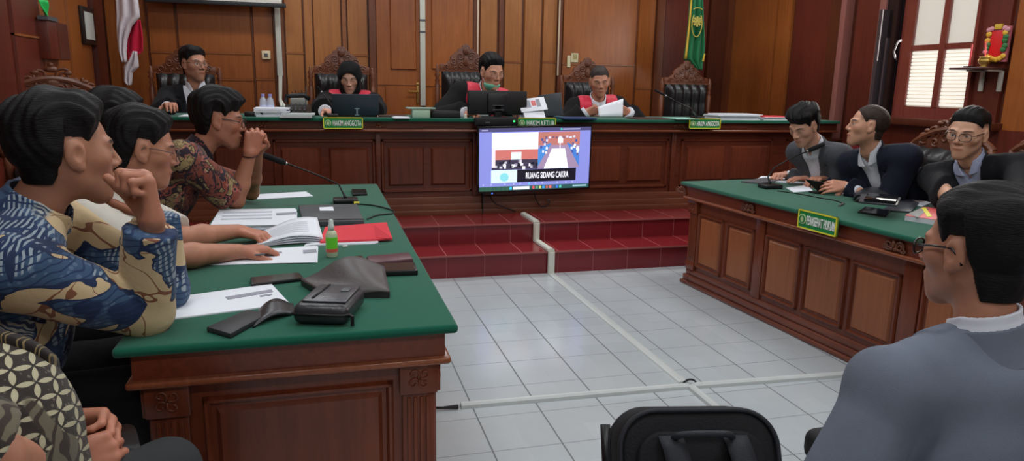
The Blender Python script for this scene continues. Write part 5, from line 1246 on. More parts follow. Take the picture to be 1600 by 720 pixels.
# ------------------------------------------------------------------ wall things
zc_ = aty(335, 8, YW-.25).z
a, b = aty(226, 5, YW-.22), aty(447, 11, YW-.22)
t = thing('projector_screen', 'bottom edge of a white projector screen hanging at upper left', 'screen', ((a.x+b.x)/2, YW-.22, b.z)); w_ = b.x-a.x
MB().box(-w_/2+.04, w_/2-.04, -.003, .003, .03, 1.0).build('screen_fabric', mat('screen_white', (226, 232, 224), .8), t); MB().box(-w_/2+.04, w_/2-.04, -.006, .006, .03, .06).build('white_hem', M_WHITE, t); MB().box(-w_/2, w_/2, -.02, .02, -.01, .032).build('weight_bar', mat('bar_dark', (40, 42, 44), .4), t, bevel=.006); MB().box(-w_/2-.08, w_/2+.08, -.08, .08, 1.0, 1.14).build('roller_case', M_WHITE, t, bevel=.01)
def trunk(px_top, px_bot, pyb, label, w_, y=YW-.07, dep=.03, m=None):
    b = aty(px_bot, pyb, y); a = aty(px_top, 0, y); t = thing('cable_trunking', label, 'cable trunking', (b.x, y, b.z)); xo = (a.x-b.x)
    MB().box(-w_/2, w_/2, -dep/2, dep/2, 0, CEIL-b.z-.02).build('cover', m or M_DUCT, t, bevel=.003); return t, b
t, b_ = trunk(431, 438, 118, 'white vertical cable trunking below the projector screen on the back wall', .055)
for k2, (xx, pe) in enumerate(((0, (440, 166)), (.02, (447, 170)))):
    e = aty(pe[0], pe[1], 6.5); MB().tube([Vector((xx-.01, 0, 0)), Vector((xx*.5, -.3, -.25)), (e-b_)], .012, 6).build('loose_cable', M_DUCT, t, smooth=True)
t, b_ = trunk(657, 661, 165, 'white cable trunking standing in front of the double door', .058)
for z_ in (aty(660, 34, YW).z-b_.z, aty(660, 52, YW).z-b_.z): MB().box(-.031, .031, -.02, .02, z_, z_+.02).build('bracket', M_GREY, t)
trunk(746, 746, 88, 'thin pale cable strip on the back wall above the masked judge', .016, m=mat('pale_strip', (226, 206, 180), .4)); trunk(873, 871, 118, 'thin pale cable strip on the back wall above the reading judge chair', .014, m=mat('pale_strip', (226, 206, 180), .4))
p = aty(416, 86, YW-.03); t = thing('wall_switch', 'small cream wall switch on the back wall beside white trunking', 'switch', p); MB().box(-.045, .045, -.02, .01, -.045, .045).build('plate', mat('cream_plastic', (222, 206, 170), .4), t, bevel=.006); MB().box(-.018, .018, -.028, -.02, -.018, .018).build('rocker', M_GREY, t, bevel=.003)
p = aty(895, 93, YW-.03); t = thing('wall_notice', 'crumpled pale notice papers taped on wall above the reading judge', 'notice', p); MB().box(-.02, .065, -.006, .004, -.03, .075).build('sheet', mat('notice_paper', (214, 208, 170), .8), t); MB().box(-.07, -.03, -.006, .004, -.09, .045).build('side_sheet', mat('notice_paper', (214, 208, 170), .8), t); MB().box(-.005, .05, -.008, -.006, .0, .06).build('print', mat('notice_print', (170, 160, 110), .8), t)
# left wall
p = atx(134, 40, XL+.03); t = thing('framed_certificate', 'small black framed certificate on the left wall', 'frame', p, PI/2); z1_, z0_ = atx(134, 12, XL+.03).z-p.z, atx(138, 70, XL+.03).z-p.z; w2_ = .17
MB().box(-w2_, w2_, -.03, .0, z0_, z1_).build('frame', mat('frame_black', (36, 26, 24), .4), t, bevel=.004); MB().box(-w2_+.045, w2_-.045, -.034, -.03, z0_+.045, z1_-.045).build('certificate', mat('certificate_paper', (196, 198, 190), .7), t)
p = atx(80, 64, XL+.05); t = thing('wall_box', 'narrow dark wooden box mounted on the left wall', 'box', p, PI/2); z1_, z0_ = atx(80, 35, XL+.05).z-p.z, atx(82, 93, XL+.05).z-p.z
MB().box(-.22, .20, -.06, .05, z0_, z1_).build('case', M_RED, t, bevel=.005); MB().box(-.03, .20, -.062, -.058, z0_+.01, z1_-.01).build('door_panel', M_DK, t); MB().box(-.24, -.02, -.07, .0, z1_, z1_+.03).build('top_plate', M_GREY, t)
p = atx(65, 26, XL+.05); t = thing('green_ribbon', 'bright green ribbon tied on the left wall box', 'ribbon', p, PI/2); g_ = mat('bright_green', (60, 220, 110), .5)
MB().grid(lambda u, v: Vector((-.035+.07*u+.03*math.sin(v*4), -.03-.02*math.sin(u*PI+v*5), -.08+.2*v)), 5, 10).build('ribbon_strip', g_, t, smooth=True, solid=.006)
# flags
def cloth_poly(rows, y0, amp, waves, m, name, parent, off, th=.012, n=22, ph=0):
    """rows: (z, x_left, x_right) from top to bottom; pleated sheet"""
    def fn(u, v):
        s_ = v*(len(rows)-1); k3 = min(int(s_), len(rows)-2); f = s_-k3
        a, b = rows[k3], rows[k3+1]; z = a[0]*(1-f)+b[0]*f; xl = a[1]*(1-f)+b[1]*f; xr = a[2]*(1-f)+b[2]*f
        return Vector((xl*(1-u)+xr*u, y0+amp*math.sin(waves*2*PI*u+ph+v*1.2), z))-off
    return MB().grid(fn, n, 24).build(name, m, parent, smooth=True, solid=th)
FY = 7.35
g = lambda pts: [(aty((l+r)/2, y, FY).z, aty(l, y, FY).x, aty(r, y, FY).x) for y, l, r in pts]
base = Vector((aty(188, 100, FY).x, FY+.12, PZ))
t = thing('red_white_flag', 'red and white flag hanging in folds at left beside the back wall', 'flag', base)
F_W = fabric('flag_white', (214, 206, 212)); F_R = fabric('flag_red', (190, 30, 62))
cloth_poly(g([(-60, 180, 205), (0, 181, 215), (25, 182, 218), (40, 182, 205), (60, 183, 198), (80, 185, 196), (97, 190, 197)]), FY, .02, 2.0, F_W, 'white_cloth', t, base)
cloth_poly(g([(30, 210, 216), (45, 201, 219), (60, 196, 221), (80, 196, 221), (88, 197, 209), (93, 198, 200)]), FY+.05, .02, 1.5, F_R, 'red_cloth', t, base)
cloth_poly(g([(80, 207, 212), (95, 199, 214), (104, 192, 215), (112, 193, 206), (128, 193, 205), (133, 199, 203)]), FY+.02, .018, 2, F_W, 'white_cloth', t, base, ph=1)
MB().tube([Vector((0, 0, .03)), Vector((-.02, 0, 2.6))], .018, 10).build('pole', M_MOLD, t, smooth=True); MB().lathe([(.17, 0), (.17, .02), (.05, .05), (.025, .10)], 20).build('foot', M_DK, t, smooth=True)
base = Vector((aty(1092, 100, FY).x, FY+.16, PZ)); t = thing('green_flag', 'green court flag with gold fringe and round emblem behind the empty chair', 'flag', base)
F_G = mat('flag_green', (24, 112, 66), .6, .3, sheen=.2)
cloth_poly(g([(-60, 1076, 1096), (0, 1079, 1098), (40, 1076, 1099), (70, 1073, 1100), (92, 1070, 1099), (99, 1078, 1096), (109, 1088, 1095)]), FY, .03, 2.5, F_G, 'green_cloth', t, base)
cloth_poly(g([(-60, 1075, 1077), (0, 1078, 1080), (40, 1074.5, 1077), (92, 1068.5, 1071.5)]), FY-.02, .0, 1, M_GOLD, 'gold_fringe', t, base, n=2); cloth_poly(g([(84, 1098, 1100), (96, 1095, 1097.5)]), FY-.03, .0, 1, M_GOLD, 'gold_fringe', t, base, n=2)
ec = aty(1089, 38, FY-.05)-base; M_GD = mat('dull_gold', (190, 176, 84), .6)
mb = MB()
for rr, sx, sz in ((.0, .062, .135),):
    mb.tube([ec+Vector((math.cos(a)*sx, -.0, math.sin(a)*sz)) for a in [PI*.25-i*PI/10 for i in range(16)]], .006, 6)
mb.tube([ec+Vector((math.cos(a)*.052, 0, .155+math.sin(a)*.02)) for a in [i*PI/8 for i in range(9)]], .007, 6)
mb.build('emblem_ring', M_GD, t, smooth=True)
mb = MB()
for i in range(8): a = i*PI/4; mb.box(-.012, .012, -.006, .006, .02, .055, Matrix.Translation(ec+Vector((0, 0, .03))) @ R(a, 'Y'))
mb.lathe([(.03, -.005), (.03, .005), (.001, .008)], 14, Matrix.Translation(ec+Vector((0, 0, .03))) @ R(PI/2, 'X')); mb.build('emblem_sun', M_GD, t)
MB().tube([Vector((0, 0, .03)), Vector((0, 0, 2.8))], .018, 10).build('pole', M_MOLD, t, smooth=True); MB().lathe([(.17, 0), (.17, .02), (.05, .05), (.025, .10)], 20).build('foot', M_DK, t, smooth=True)
# small wall altar on the right wall
XS = XR-.03
p = atx(1545, 108, XS); yl, yr = atx(1505, 105, XS-.1).y, atx(1572, 108, XS).y
t = thing('wall_shelf', 'small dark shelf on white brackets mounted on the right wall', 'shelf', p)
MB().box(-.24, .0, yr-p.y, yl-p.y, -.008, .008).build('board', mat('shelf_dark', (70, 40, 38), .4), t, bevel=.003)
for py_ in (atx(1538, 110, XS).y, atx(1567, 110, XS).y):
    mb = MB(); mb.box(-.16, .0, py_-p.y-.016, py_-p.y+.016, -.022, -.008); mb.box(-.02, .0, py_-p.y-.016, py_-p.y+.016, -.17, -.008); mb.build('bracket', M_DUCT, t, bevel=.003)
ac = Vector((XS-.10, atx(1538, 98, XS-.1).y, p.z+.008)); t = thing('incense_burner', 'small brass incense burner with red sticks on the wall shelf', 'incense burner', ac)
MB().lathe([(.022, 0), (.03, .008), (.018, .016), (.04, .035), (.045, .055), (.032, .075), (.04, .082), (.034, .082)], 18).build('bowl', mat('brass', (190, 160, 80), .3, metal=.8), t, smooth=True)
mb = MB()
for i in range(3): mb.tube([(0, 0, .07), (.02*(i-1), .03*(i-1)+.015, .20)], .0022, 5)
mb.build('incense_sticks', mat('stick_red', (190, 50, 60), .6), t)
ac = Vector((XS-.14, atx(1514, 104, XS-.14).y, p.z+.008)); t = thing('red_candle', 'thin red candle in a dish at the end of the wall shelf', 'candle', ac); MB().lathe([(.035, 0), (.04, .012), (.008, .014)], 14).build('dish', M_BLK, t); MB().lathe([(.006, .012), (.006, .17), (.001, .18)], 8).build('candle_stick', mat('stick_red', (190, 50, 60), .6), t)
p = atx(1559, 70, XS-.02); zt_, zb_ = atx(1560, 42, XS-.02).z-p.z, atx(1558, 97, XS-.02).z-p.z; hw = abs(atx(1543, 60, XS-.02).y-atx(1578, 60, XS-.02).y)/2
t = thing('hanging_ornament', 'red hanging ornament with gold and green flowers on the right wall', 'ornament', p, -PI/2)
MB().box(-hw, hw, -.012, .012, zb_, zt_).build('backing', mat('ornament_pink', (196, 110, 120), .5), t, bevel=.004)
MB().box(-hw*.55, hw*.55, -.018, -.010, zb_+.04, zt_-.03).build('red_panel', mat('ornament_red', (206, 30, 34), .45), t, bevel=.003)
def blobs(name, rgb, pts, r):
    mb = MB()
    for x, z in pts: mb.ball((x*hw, -.02, zb_+(zt_-zb_)*z), (r, .008, r*.8), I4, 8)
    mb.build(name, mat('orn_'+name, rgb, .5), t, smooth=True)
blobs('gold_flowers', (228, 182, 60), [(-.75, .8), (-.8, .62), (.7, .82), (-.35, .12), (-.1, .08), (.2, .07), (.5, .1), (.78, .16), (-.6, .15)], .026)
blobs('green_leaves', (52, 120, 66), [(.75, .6), (.82, .45), (.7, .35), (-.8, .4), (-.72, .5), (.78, .7)], .026)
blobs('pink_blossoms', (214, 150, 160), [(-.8, .92), (-.55, .95), (.6, .95), (.85, .9), (-.85, .3)], .024)
MB().box(-.03, .03, -.024, .0, zt_-.02, zt_+.02).build('hook', M_GOLD, t, bevel=.004)

# ------------------------------------------------------------------ carved armchairs, backpack, near chairs
p = aty(95, 150, 5.75); sc0 = scroll_chair('carved armchair with scrolled crest on the platform near the left wall', (p.x, 5.65, PZ), .35, .92)
def back_chair(px, d, label, rz, top=None):
    p = D(px, 250, d); return scroll_chair(label, (p.x, p.y, 0), rz, 1.12)
cr = back_chair(1437, 5.0, 'carved armchair with black tufted back between the navy and black suits', RZ2-PI/2)
pc = Vector(cr.location)
pq = atx(1612, 235, 4.25); deep_copy(cr, 'carved armchair behind the man in black suit, crest at the right edge', (4.25, pq.y, 0), RZ2-PI/2)
# backpack standing on a chair in front
bp = D(1068, 700, 1.62); BT = D(1082, 645, 1.62).z
def plain_chair(label, x, y, rz, seat=.47, back=.83, bwd=.11):
    t = thing('office_chair', label, 'chair', (x, y, 0), rz)
    MB().box(-.24, .24, -.24, .22, seat-.06, seat).build('seat', mat('chair_black', (22, 23, 26), .7, bump=.2), t, bevel=.03, bseg=4)
    for x_ in (-.21, .21):
        for y_ in (-.2, .2): MB().tube([Vector((x_, y_, seat-.06)), Vector((x_*1.08, y_*1.15, .0))], .014, 8).build('leg', M_BLK, t, smooth=True)
    hb = back-seat-.05; rr_ = min(.09, hb*.45); pts = [(sx_*(bwd-rr_)+math.cos(a)*rr_, cz_+math.sin(a)*rr_) for sx_, cz_, a0 in ((1, hb-rr_, 0), (-1, hb-rr_, PI/2), (-1, rr_, PI), (1, rr_, 3*PI/2)) for a in [a0+PI/2*i/7 for i in range(8)]]
    mb = MB(); mb.prism(pts, -.03, .02, T(0, .24, seat+.05) @ R(PI/2, 'X')); mb.build('backrest', mat('chair_black', (22, 23, 26), .7, bump=.2), t, bevel=.012, bseg=3)
    for x_ in (-.12, .12): MB().tube([Vector((x_, .18, seat-.05)), Vector((x_, .27, seat+.12))], .014, 8).build('back_support', M_BLK, t, smooth=True)
    return t
plain_chair('black chair under the backpack in the foreground', bp.x, bp.y+.02, -.2, .44, .58)
t = thing('backpack', 'black padded backpack with handles standing at the bottom centre', 'backpack', (bp.x, bp.y-.10, .46), -.2); t.rotation_euler = (-.42, 0, -.2)
bwid = .365; bh = (BT-.445)/.93
M_BPK = mat('backpack_nylon', (17, 18, 22), .75, .3, bump=.35, bscale=160); M_BP2 = mat('strap_webbing', (34, 36, 42), .6, .3, bump=.3, bscale=300)
def rr(w, h, r, n=8):
    pts = []
    for cx_, cz_, a0 in ((w/2-r, h-r, 0), (-w/2+r, h-r, PI/2), (-w/2+.03, .03, PI), (w/2-.03, .03, 3*PI/2)):
        r_ = r if cz_ > .1 else .03
        for i in range(n+1): a = a0+PI/2*i/n; pts.append((cx_+math.cos(a)*r_, cz_+math.sin(a)*r_))
    return pts
mb = MB(); mb.prism(rr(bwid, bh, .085), -.075, .045, R(PI/2, 'X')); mb.build('body', M_BPK, t, bevel=.025, bseg=4)
mb = MB(); P = [Vector((x*.99, -.043, z)) for x, z in rr(bwid, bh-.006, .085)]; mb.tube(P+[P[0]], .006, 6, False); P = [Vector((x*.99, .073, z)) for x, z in rr(bwid, bh-.006, .085)]; mb.tube(P+[P[0]], .006, 6, False); mb.build('piping', M_BP2, t, smooth=True)
mb = MB(); mb.prism(rr(bwid*.80, bh-.05, .06), .0, .02, T(0, -.043, 0) @ R(PI/2, 'X')); mb.build('front_pocket', M_BPK, t, bevel=.008, bseg=3)
for sg in (-1, 1):
    mb = MB(); mb.grid(lambda u, v: Vector((sg*(.045+.055*u+.03*v*0)+.02*math.sin(v*3), -.069-.03*math.sin(PI*v)**.6, bh-.06-.30*v)), 3, 12); mb.build('strap', M_BP2, t, smooth=True, solid=.006)
mb = MB(); mb.tube(smooth([Vector((-.07, -.063, bh-.065)), Vector((-.045, -.09, bh-.055)), Vector((.045, -.09, bh-.055)), Vector((.07, -.063, bh-.065))]), .008, 6); mb.build('handle', M_BP2, t, smooth=True)
for sg in (-1, 1): MB().box(sg*.18-.015, sg*.18+.015, -.03, .06, .04, .17).build('side_pocket', M_BPK, t, bevel=.015, bseg=3)
# the padded chair of the man in the blazer
ap = D(1290, 694, 1.82)
t = thing('office_chair', 'black padded armchair under the man in the grey-blue blazer, armrest showing at his elbow', 'chair', (1.62, 1.08, 0), 0)
M_CHB = mat('chair_black', (22, 23, 26), .7, bump=.2)
MB().box(-.30, .30, -.26, .26, .36, .46).build('seat', M_CHB, t, bevel=.04, bseg=4)
MB().box(-.24, .24, -.34, -.27, .44, .86).build('backrest', M_CHB, t, bevel=.03, bseg=4)
for sg in (-1, 1):
    ax_ = sg*abs(ap.x-1.62); az_ = ap.z
    mb = MB(); mb.box(ax_-.042, ax_+.042, ap.y-1.08-.16, ap.y-1.08+.05, az_-.055, az_+.035); mb.build('armrest', M_CHB, t, bevel=.032, bseg=4)
    mb = MB(); mb.tube([Vector((ax_, ap.y-1.14, az_-.05)), Vector((ax_, .05, .42)), Vector((sg*.25, -.05, .40))], .016, 8); mb.build('arm_support', M_BLK, t, smooth=True)
for i in range(5):
    a = i*2*PI/5+.3; MB().tube([Vector((0, 0, .10)), Vector((math.cos(a)*.3, math.sin(a)*.3, .035))], [.025, .018], 8).build('leg', M_BLK, t, smooth=True)
MB().tube([Vector((0, 0, .06)), Vector((0, 0, .38))], .03, 10).build('gas_post', M_BLK, t, smooth=True)
# ------------------------------------------------------------------ printed fabrics
class NG:
    def __init__(s, name):
        s.m = bpy.data.materials.new(name); s.m.use_nodes = True; s.nt = s.m.node_tree; s.b = s.nt.nodes['Principled BSDF']
        s.tc = s.nt.nodes.new('ShaderNodeTexCoord').outputs['Object']; MATS[name] = s.m
    def _in(s, n, i, v):
        if hasattr(v, 'links') or isinstance(v, bpy.types.NodeSocket): s.nt.links.new(v, n.inputs[i])
        else: n.inputs[i].default_value = v
    def math(s, op, a, b=0.0, c=0.0):
        n = s.nt.nodes.new('ShaderNodeMath'); n.operation = op
        for i, v in enumerate((a, b, c)): s._in(n, i, v)
        return n.outputs[0]
    def noise(s, sc, det=2, dist=0, vec=None, rough=.5):
        n = s.nt.nodes.new('ShaderNodeTexNoise'); s._in(n, 'Vector', vec or s.tc); n.inputs['Scale'].default_value = sc; n.inputs['Detail'].default_value = det; n.inputs['Distortion'].default_value = dist; n.inputs['Roughness'].default_value = rough
        return n.outputs['Fac']
    def vor(s, sc, feat='F1', vec=None):
        n = s.nt.nodes.new('ShaderNodeTexVoronoi'); n.feature = feat; s._in(n, 'Vector', vec or s.tc); n.inputs['Scale'].default_value = sc
        return n.outputs['Distance']
    def wave(s, sc, dist=3, vec=None, kind='BANDS', dsc=1.0):
        n = s.nt.nodes.new('ShaderNodeTexWave'); n.wave_type = kind; s._in(n, 'Vector', vec or s.tc); n.inputs['Scale'].default_value = sc; n.inputs['Distortion'].default_value = dist; n.inputs['Detail'].default_value = 1; n.inputs['Detail Scale'].default_value = dsc
        return n.outputs['Fac']
    def mapv(s, scale=(1, 1, 1), loc=(0, 0, 0), rot=(0, 0, 0)):
        n = s.nt.nodes.new('ShaderNodeMapping'); n.inputs['Scale'].default_value = scale; n.inputs['Location'].default_value = loc; n.inputs['Rotation'].default_value = rot; s.nt.links.new(s.tc, n.inputs['Vector']); return n.outputs[0]
    def step(s, v, t, w=.01):
        n = s.nt.nodes.new('ShaderNodeMapRange'); s._in(n, 0, v); n.inputs[1].default_value = t-w; n.inputs[2].default_value = t+w; return n.outputs[0]
    def band(s, v, c, w): return s.math('LESS_THAN', s.math('ABSOLUTE', s.math('SUBTRACT', v, c)), w)
    def mix(s, f, a, b):
        n = s.nt.nodes.new('ShaderNodeMix'); n.data_type = 'RGBA'; s._in(n, 0, f)
        for i, v in ((6, a), (7, b)):
            if isinstance(v, tuple): n.inputs[i].default_value = lin(v)+(1,)
            else: s.nt.links.new(v, n.inputs[i])
        return n.outputs[2]
    def done(s, col, rough=.85):
        s.nt.links.new(col, s.b.inputs['Base Color']); s.b.inputs['Roughness'].default_value = rough; s.b.inputs['Specular IOR Level'].default_value = .2; s.b.inputs['Sheen Weight'].default_value = .1
        bp = s.nt.nodes.new('ShaderNodeBump'); bp.inputs['Strength'].default_value = .35; bp.inputs['Distance'].default_value = .012
        s.nt.links.new(s.noise(14, 3, .8), bp.inputs['Height']); s.nt.links.new(bp.outputs['Normal'], s.b.inputs['Normal'])
        return s.m
def batik_blue():
    g = NG('blue_batik'); c = g.mix(g.noise(9, 2), (190, 166, 126), (205, 184, 148))
    c = g.mix(g.band(g.noise(5.5, 2, 1.2, g.mapv(loc=(3, 1, 2))), .5, .012), c, (128, 84, 62))
    big = g.noise(4.6, 2.5, .9, g.mapv(loc=(.4, .3, .75)))
    m1 = g.step(big, .50, .006)
    inner = g.mix(g.step(g.vor(46), .30, .05), (86, 108, 134), (60, 84, 114))
    inner = g.mix(g.step(g.noise(7, 2, .5, g.mapv(loc=(5, 5, 1))), .54, .01), inner, (34, 50, 82))
    feather = g.math('MULTIPLY', g.step(g.wave(26, 5, dsc=.7), .6, .1), g.step(g.noise(6, 1, .3, g.mapv(loc=(9, 2, 7))), .58, .01))
    inner = g.mix(feather, inner, (146, 160, 170))
    inner = g.mix(g.step(g.wave(20, 9, kind='RINGS', dsc=.6), .86, .05), inner, (40, 58, 92))
    c = g.mix(m1, c, inner)
    c = g.mix(g.band(big, .497, .011), c, (38, 52, 82))
    par = g.noise(3.2, 1, .3, g.mapv(loc=(1.2, 7, 3)))
    pc = g.mix(g.step(g.wave(30, 11, g.mapv(rot=(.4, .8, .3)), dsc=.9), .5, .1), (56, 70, 96), (160, 164, 160))
    c = g.mix(g.step(par, .67, .005), c, pc)
    dark = g.noise(5.2, 2, 1.0, g.mapv(loc=(4, 4, 9)))
    dk = g.mix(g.step(g.vor(60), .42, .05), (96, 112, 138), (28, 36, 62))
    return g.done(g.mix(g.step(dark, .63, .005), c, dk))
def batik_maroon():
    g = NG('maroon_batik'); c = g.mix(g.noise(6, 2), (104, 52, 42), (140, 78, 62))
    a = g.noise(7.5, 2.5, 1.2, g.mapv(loc=(1, 2, 3))); b = g.noise(8, 2, 1.4, g.mapv(loc=(7, 1, 5)))
    c = g.mix(g.step(a, .54, .01), c, g.mix(g.step(g.noise(26, 2, 1), .52, .03), (150, 132, 92), (118, 100, 70)))
    c = g.mix(g.band(a, .535, .022), c, (38, 30, 36))
    c = g.mix(g.step(b, .58, .01), c, (42, 36, 46)); c = g.mix(g.band(b, .57, .01), c, (158, 92, 84))
    return g.done(g.mix(g.band(g.noise(13, 2, 1.5), .5, .018), c, (48, 34, 38)))
def batik_kawung():
    g = NG('kawung_batik'); sp = g.nt.nodes.new('ShaderNodeSeparateXYZ'); g.nt.links.new(g.mapv((30, 30, 30), rot=(.0, .0, -.4)), sp.inputs[0])
    w = g.math('MULTIPLY', g.math('SUBTRACT', g.noise(5, 1), .5), 1.0)
    u = g.math('FRACT', g.math('ADD', g.math('ADD', sp.outputs[0], w), 50.0)); v = g.math('FRACT', g.math('ADD', g.math('ADD', sp.outputs[2], g.math('MULTIPLY', sp.outputs[1], .35)), 50.0))
    cnt = 0.0
    for i in (0, 1):
        for j in (0, 1):
            du = g.math('SUBTRACT', u, float(i)); dv_ = g.math('SUBTRACT', v, float(j))
            d = g.math('SQRT', g.math('ADD', g.math('MULTIPLY', du, du), g.math('MULTIPLY', dv_, dv_)))
            cnt = g.math('ADD', g.math('LESS_THAN', d, .655), cnt)
    pet = g.math('GREATER_THAN', cnt, 1.5)
    c = g.mix(g.step(g.vor(70), .25, .05), (96, 90, 80), (52, 46, 42))
    c = g.mix(pet, c, (176, 170, 142))
    plain = g.step(g.noise(4.0, 1.5, .6, g.mapv(loc=(2, 0, 5))), .56, .005)
    c2 = g.mix(g.step(g.wave(22, 8, dsc=.8), .62, .08), (104, 98, 82), (60, 52, 46))
    return g.done(g.mix(plain, c, c2))
B_BLUE, B_MAR, B_KAW = batik_blue(), batik_maroon(), batik_kawung()
H_BLK = hair_mat('black_hair', (22, 20, 22)); H_BRN = hair_mat('thin_brown_hair', (58, 46, 40))
F_WH = fabric('white_shirt_cotton', (222, 226, 236)); F_BK = fabric('black_suit_wool', (22, 23, 28)); F_NV = fabric('navy_suit_wool', (26, 30, 46)); F_CH = fabric('charcoal_suit_wool', (76, 78, 84))
F_ROBE = fabric('black_robe_cloth', (20, 20, 22)); F_RED = mat('red_satin', (214, 34, 66), .5, .4, sheen=.3); F_CREAM = fabric('cream_shirt_cotton', (206, 202, 192)); F_BLZ = fabric('grey_blue_blazer_wool', (104, 112, 126), vary=.2)
F_LBL = fabric('pale_blue_shirt_cotton', (164, 172, 200)); F_TR = fabric('black_trousers_cloth', (20, 20, 24)); F_TG = fabric('charcoal_trousers_cloth', (52, 54, 56))
G_BLK = mat('glasses_black', (18, 16, 18), .25); G_BR = mat('glasses_brown', (60, 40, 34), .3); G_MET = mat('glasses_metal', (90, 80, 78), .3, metal=.6)
V = lambda v: np.array(tuple(v))
def hd(px, py, d): return V(D(px, py, d))
def hs(**k): b = dict(m=H_BLK, top=.022, side=.010, front=.078, amp=.003, burn=-.012, nape=-.075); b.update(k); return b
rad = math.radians
down = (0, 0, -1)

# --- man in blue batik, left foreground
h1 = hd(104, 236, 1.86)
el = V(at(226, 486, .835)); wr = hd(238, 352, 1.82); elL = V(at(254, 452, .835)); wrL = hd(240, 338, 2.06)
m1 = Person('man in tan and blue floral batik shirt with fist against his mouth', h1, rad(32), (-1.0, 2.12, .60), baz=rad(12), pitch=rad(-2), base=(174, 124, 100), belly=.03, bw=1.12, h=(.0034, .0036, .0065), shl=0,
    hair=hs(top=.025, side=.012, front=.080, lift=.008, amp=.006, fq=90, burn=.014, nape=-.07, m=H_BLK), look={'w': 1.02, 'beard': .15},
    arms={'R': dict(el=el, wr=wr, d=hd(217, 250, 1.80)-wr, hs=1.2, n=(-.75, -.25, .35), pose='fist', thumb=.5), 'L': dict(el=elL, wr=wrL, d=hd(200, 275, 2.0)-wrL, n=(-.8, .1, .2), pose='curl')}, neck_back=.065, neck_dn=.118)
m1.shirt(B_BLUE, off=.022, A=.007, tail=.10, frac=.97, collar=False, fq=20); m1.collar(B_BLUE, r0=.070, h0=-.04, h1=.028, spread=.6, th=.004)
m1.lower(F_TR, hh=.012)
# --- man in white shirt writing
h2 = hd(222, 232, 2.62)
m2 = Person('man in cream short-sleeved shirt and thin glasses writing with a pen on papers', h2, rad(16), (-1.12, 2.85, .60), baz=rad(5), pitch=rad(-12), base=(178, 124, 100), h=(.0038, .0038, .0075), bw=1.05,
    hair=hs(top=.022, side=.010, front=.076, lift=.006, amp=.005, burn=.006), look={'eyes': 'down'},
    arms={'R': dict(el=V(at(258, 402, .84)), wr=V(at(372, 393, .815)), d=V(at(440, 388, .80))-V(at(372, 393, .815)), n=down, pose='relax', thumb=.2), 'L': dict(el=V(at(282, 372, .84)), wr=V(at(372, 361, .83)), d=V(at(425, 374, .80))-V(at(372, 361, .83)), n=down, pose='relax', thumb=.2)}, neck_back=.07, neck_dn=.14)
m2.shirt(F_CREAM, off=.018, short=.92, A=.005); m2.glasses(G_MET, r=.0013); m2.lower(F_TR)
# --- man in maroon batik
h3 = hd(343, 187, 3.62)
wr3 = hd(391, 240, 3.62); wr3L = hd(402, 236, 3.75)
m3 = Person('man in maroon and olive batik shirt and glasses resting his mouth on clasped hands', h3, rad(3), (-1.05, 3.75, .60), baz=rad(5), pitch=rad(-8), base=(170, 116, 92), h=(.0045, .0045, .009), bw=1.08,
    hair=hs(top=.030, side=.018, front=.054, lift=.010, amp=.006, burn=.0, nape=-.07, fringe=.004), look={'eyes': 'down', 'w': 1.04},
    arms={'R': dict(el=V(at(368, 314, .84)), wr=wr3, d=hd(399, 205, 3.62)-wr3, n=(-.2, 1, .1), pose='clasp', thumb=.6), 'L': dict(el=V(at(392, 300, .84)), wr=wr3L, d=hd(402, 205, 3.68)-wr3L, n=(-.2, -1, .1), pose='clasp', thumb=.6)}, neck_back=.08, neck_dn=.135)
m3.shirt(B_MAR, off=.018, short=.85, A=.006); m3.glasses(G_BLK, r=.0018); m3.lower(F_TR)
MB().tube([Vector(tuple(wr3-m3.o+np.array([math.cos(a)*.036, math.sin(a)*.036, .006*math.sin(a)-.01]))) for a in [i*PI/8 for i in range(17)]], .004, 6, False).build('bracelet', mat('bracelet_dark', (60, 26, 22), .5), m3.root, smooth=True)
# --- man mostly hidden behind the first two
m4 = Person('man mostly hidden, only the top of his black hair showing behind the batik man', hd(186, 197, 3.15), rad(10), (-1.35, 3.25, .60), base=(174, 124, 100), h=(.006, .006, .011), hair=hs(top=.035, side=.02, front=.06, amp=.005),
    arms={'R': dict(wr=(-.78, 3.1, .74), n=down, pole=(0, -1, -1)), 'L': dict(wr=(-.78, 3.35, .74), n=down, pole=(0, 1, -1))})
m4.shirt(fabric('dark_grey_shirt', (50, 52, 58)), short=.9); m4.lower(F_TR)
# --- person in kawung batik, bottom left
hk = V(at(168, 690, .66))
m5 = Person('person in brown petal-pattern batik shirt with hands clasped in lap, bottom left corner', (-.76, 1.42, 1.30), rad(25), (-.71, 1.50, .58), baz=rad(22), base=(186, 132, 108), h=(.006, .0036, .007), belly=.05, bw=1.1, hair=hs(),
    arms={'R': dict(el=hd(-10, 716, 1.20), wr=hk+np.array([-.08, -.075, .0]), d=(.9, .35, -.05), n=(-.2, .9, -.3), pose='clasp', thumb=.4), 'L': dict(el=(-.80, 1.78, .78), wr=hk+np.array([-.10, .055, .03]), d=(.95, -.25, -.05), n=(-.2, -.9, -.35), pose='clasp', thumb=.4)})
m5.shirt(B_KAW, off=.022, short=.88, A=.006, tail=.05, collar=False)
F = Field(m5.nb-.85, m5.nb+.25, .008); m5.torso(F, .033*1.17); F.cone(m5.pel+np.array([0, 0, .02]), m5.pel-np.array([0, 0, .05]), .17*1.17, .18*1.17, .05); m5.fold(F, .006*1.17, 24); u, v, w = m5.loc(F)
base_ = F.f.copy(); F.f = np.maximum(base_, ((np.abs(u)-.018)*1.17).astype(np.float32)); F.f = np.maximum(F.f, ((-v)*1.17).astype(np.float32)*np.ones_like(F.f))
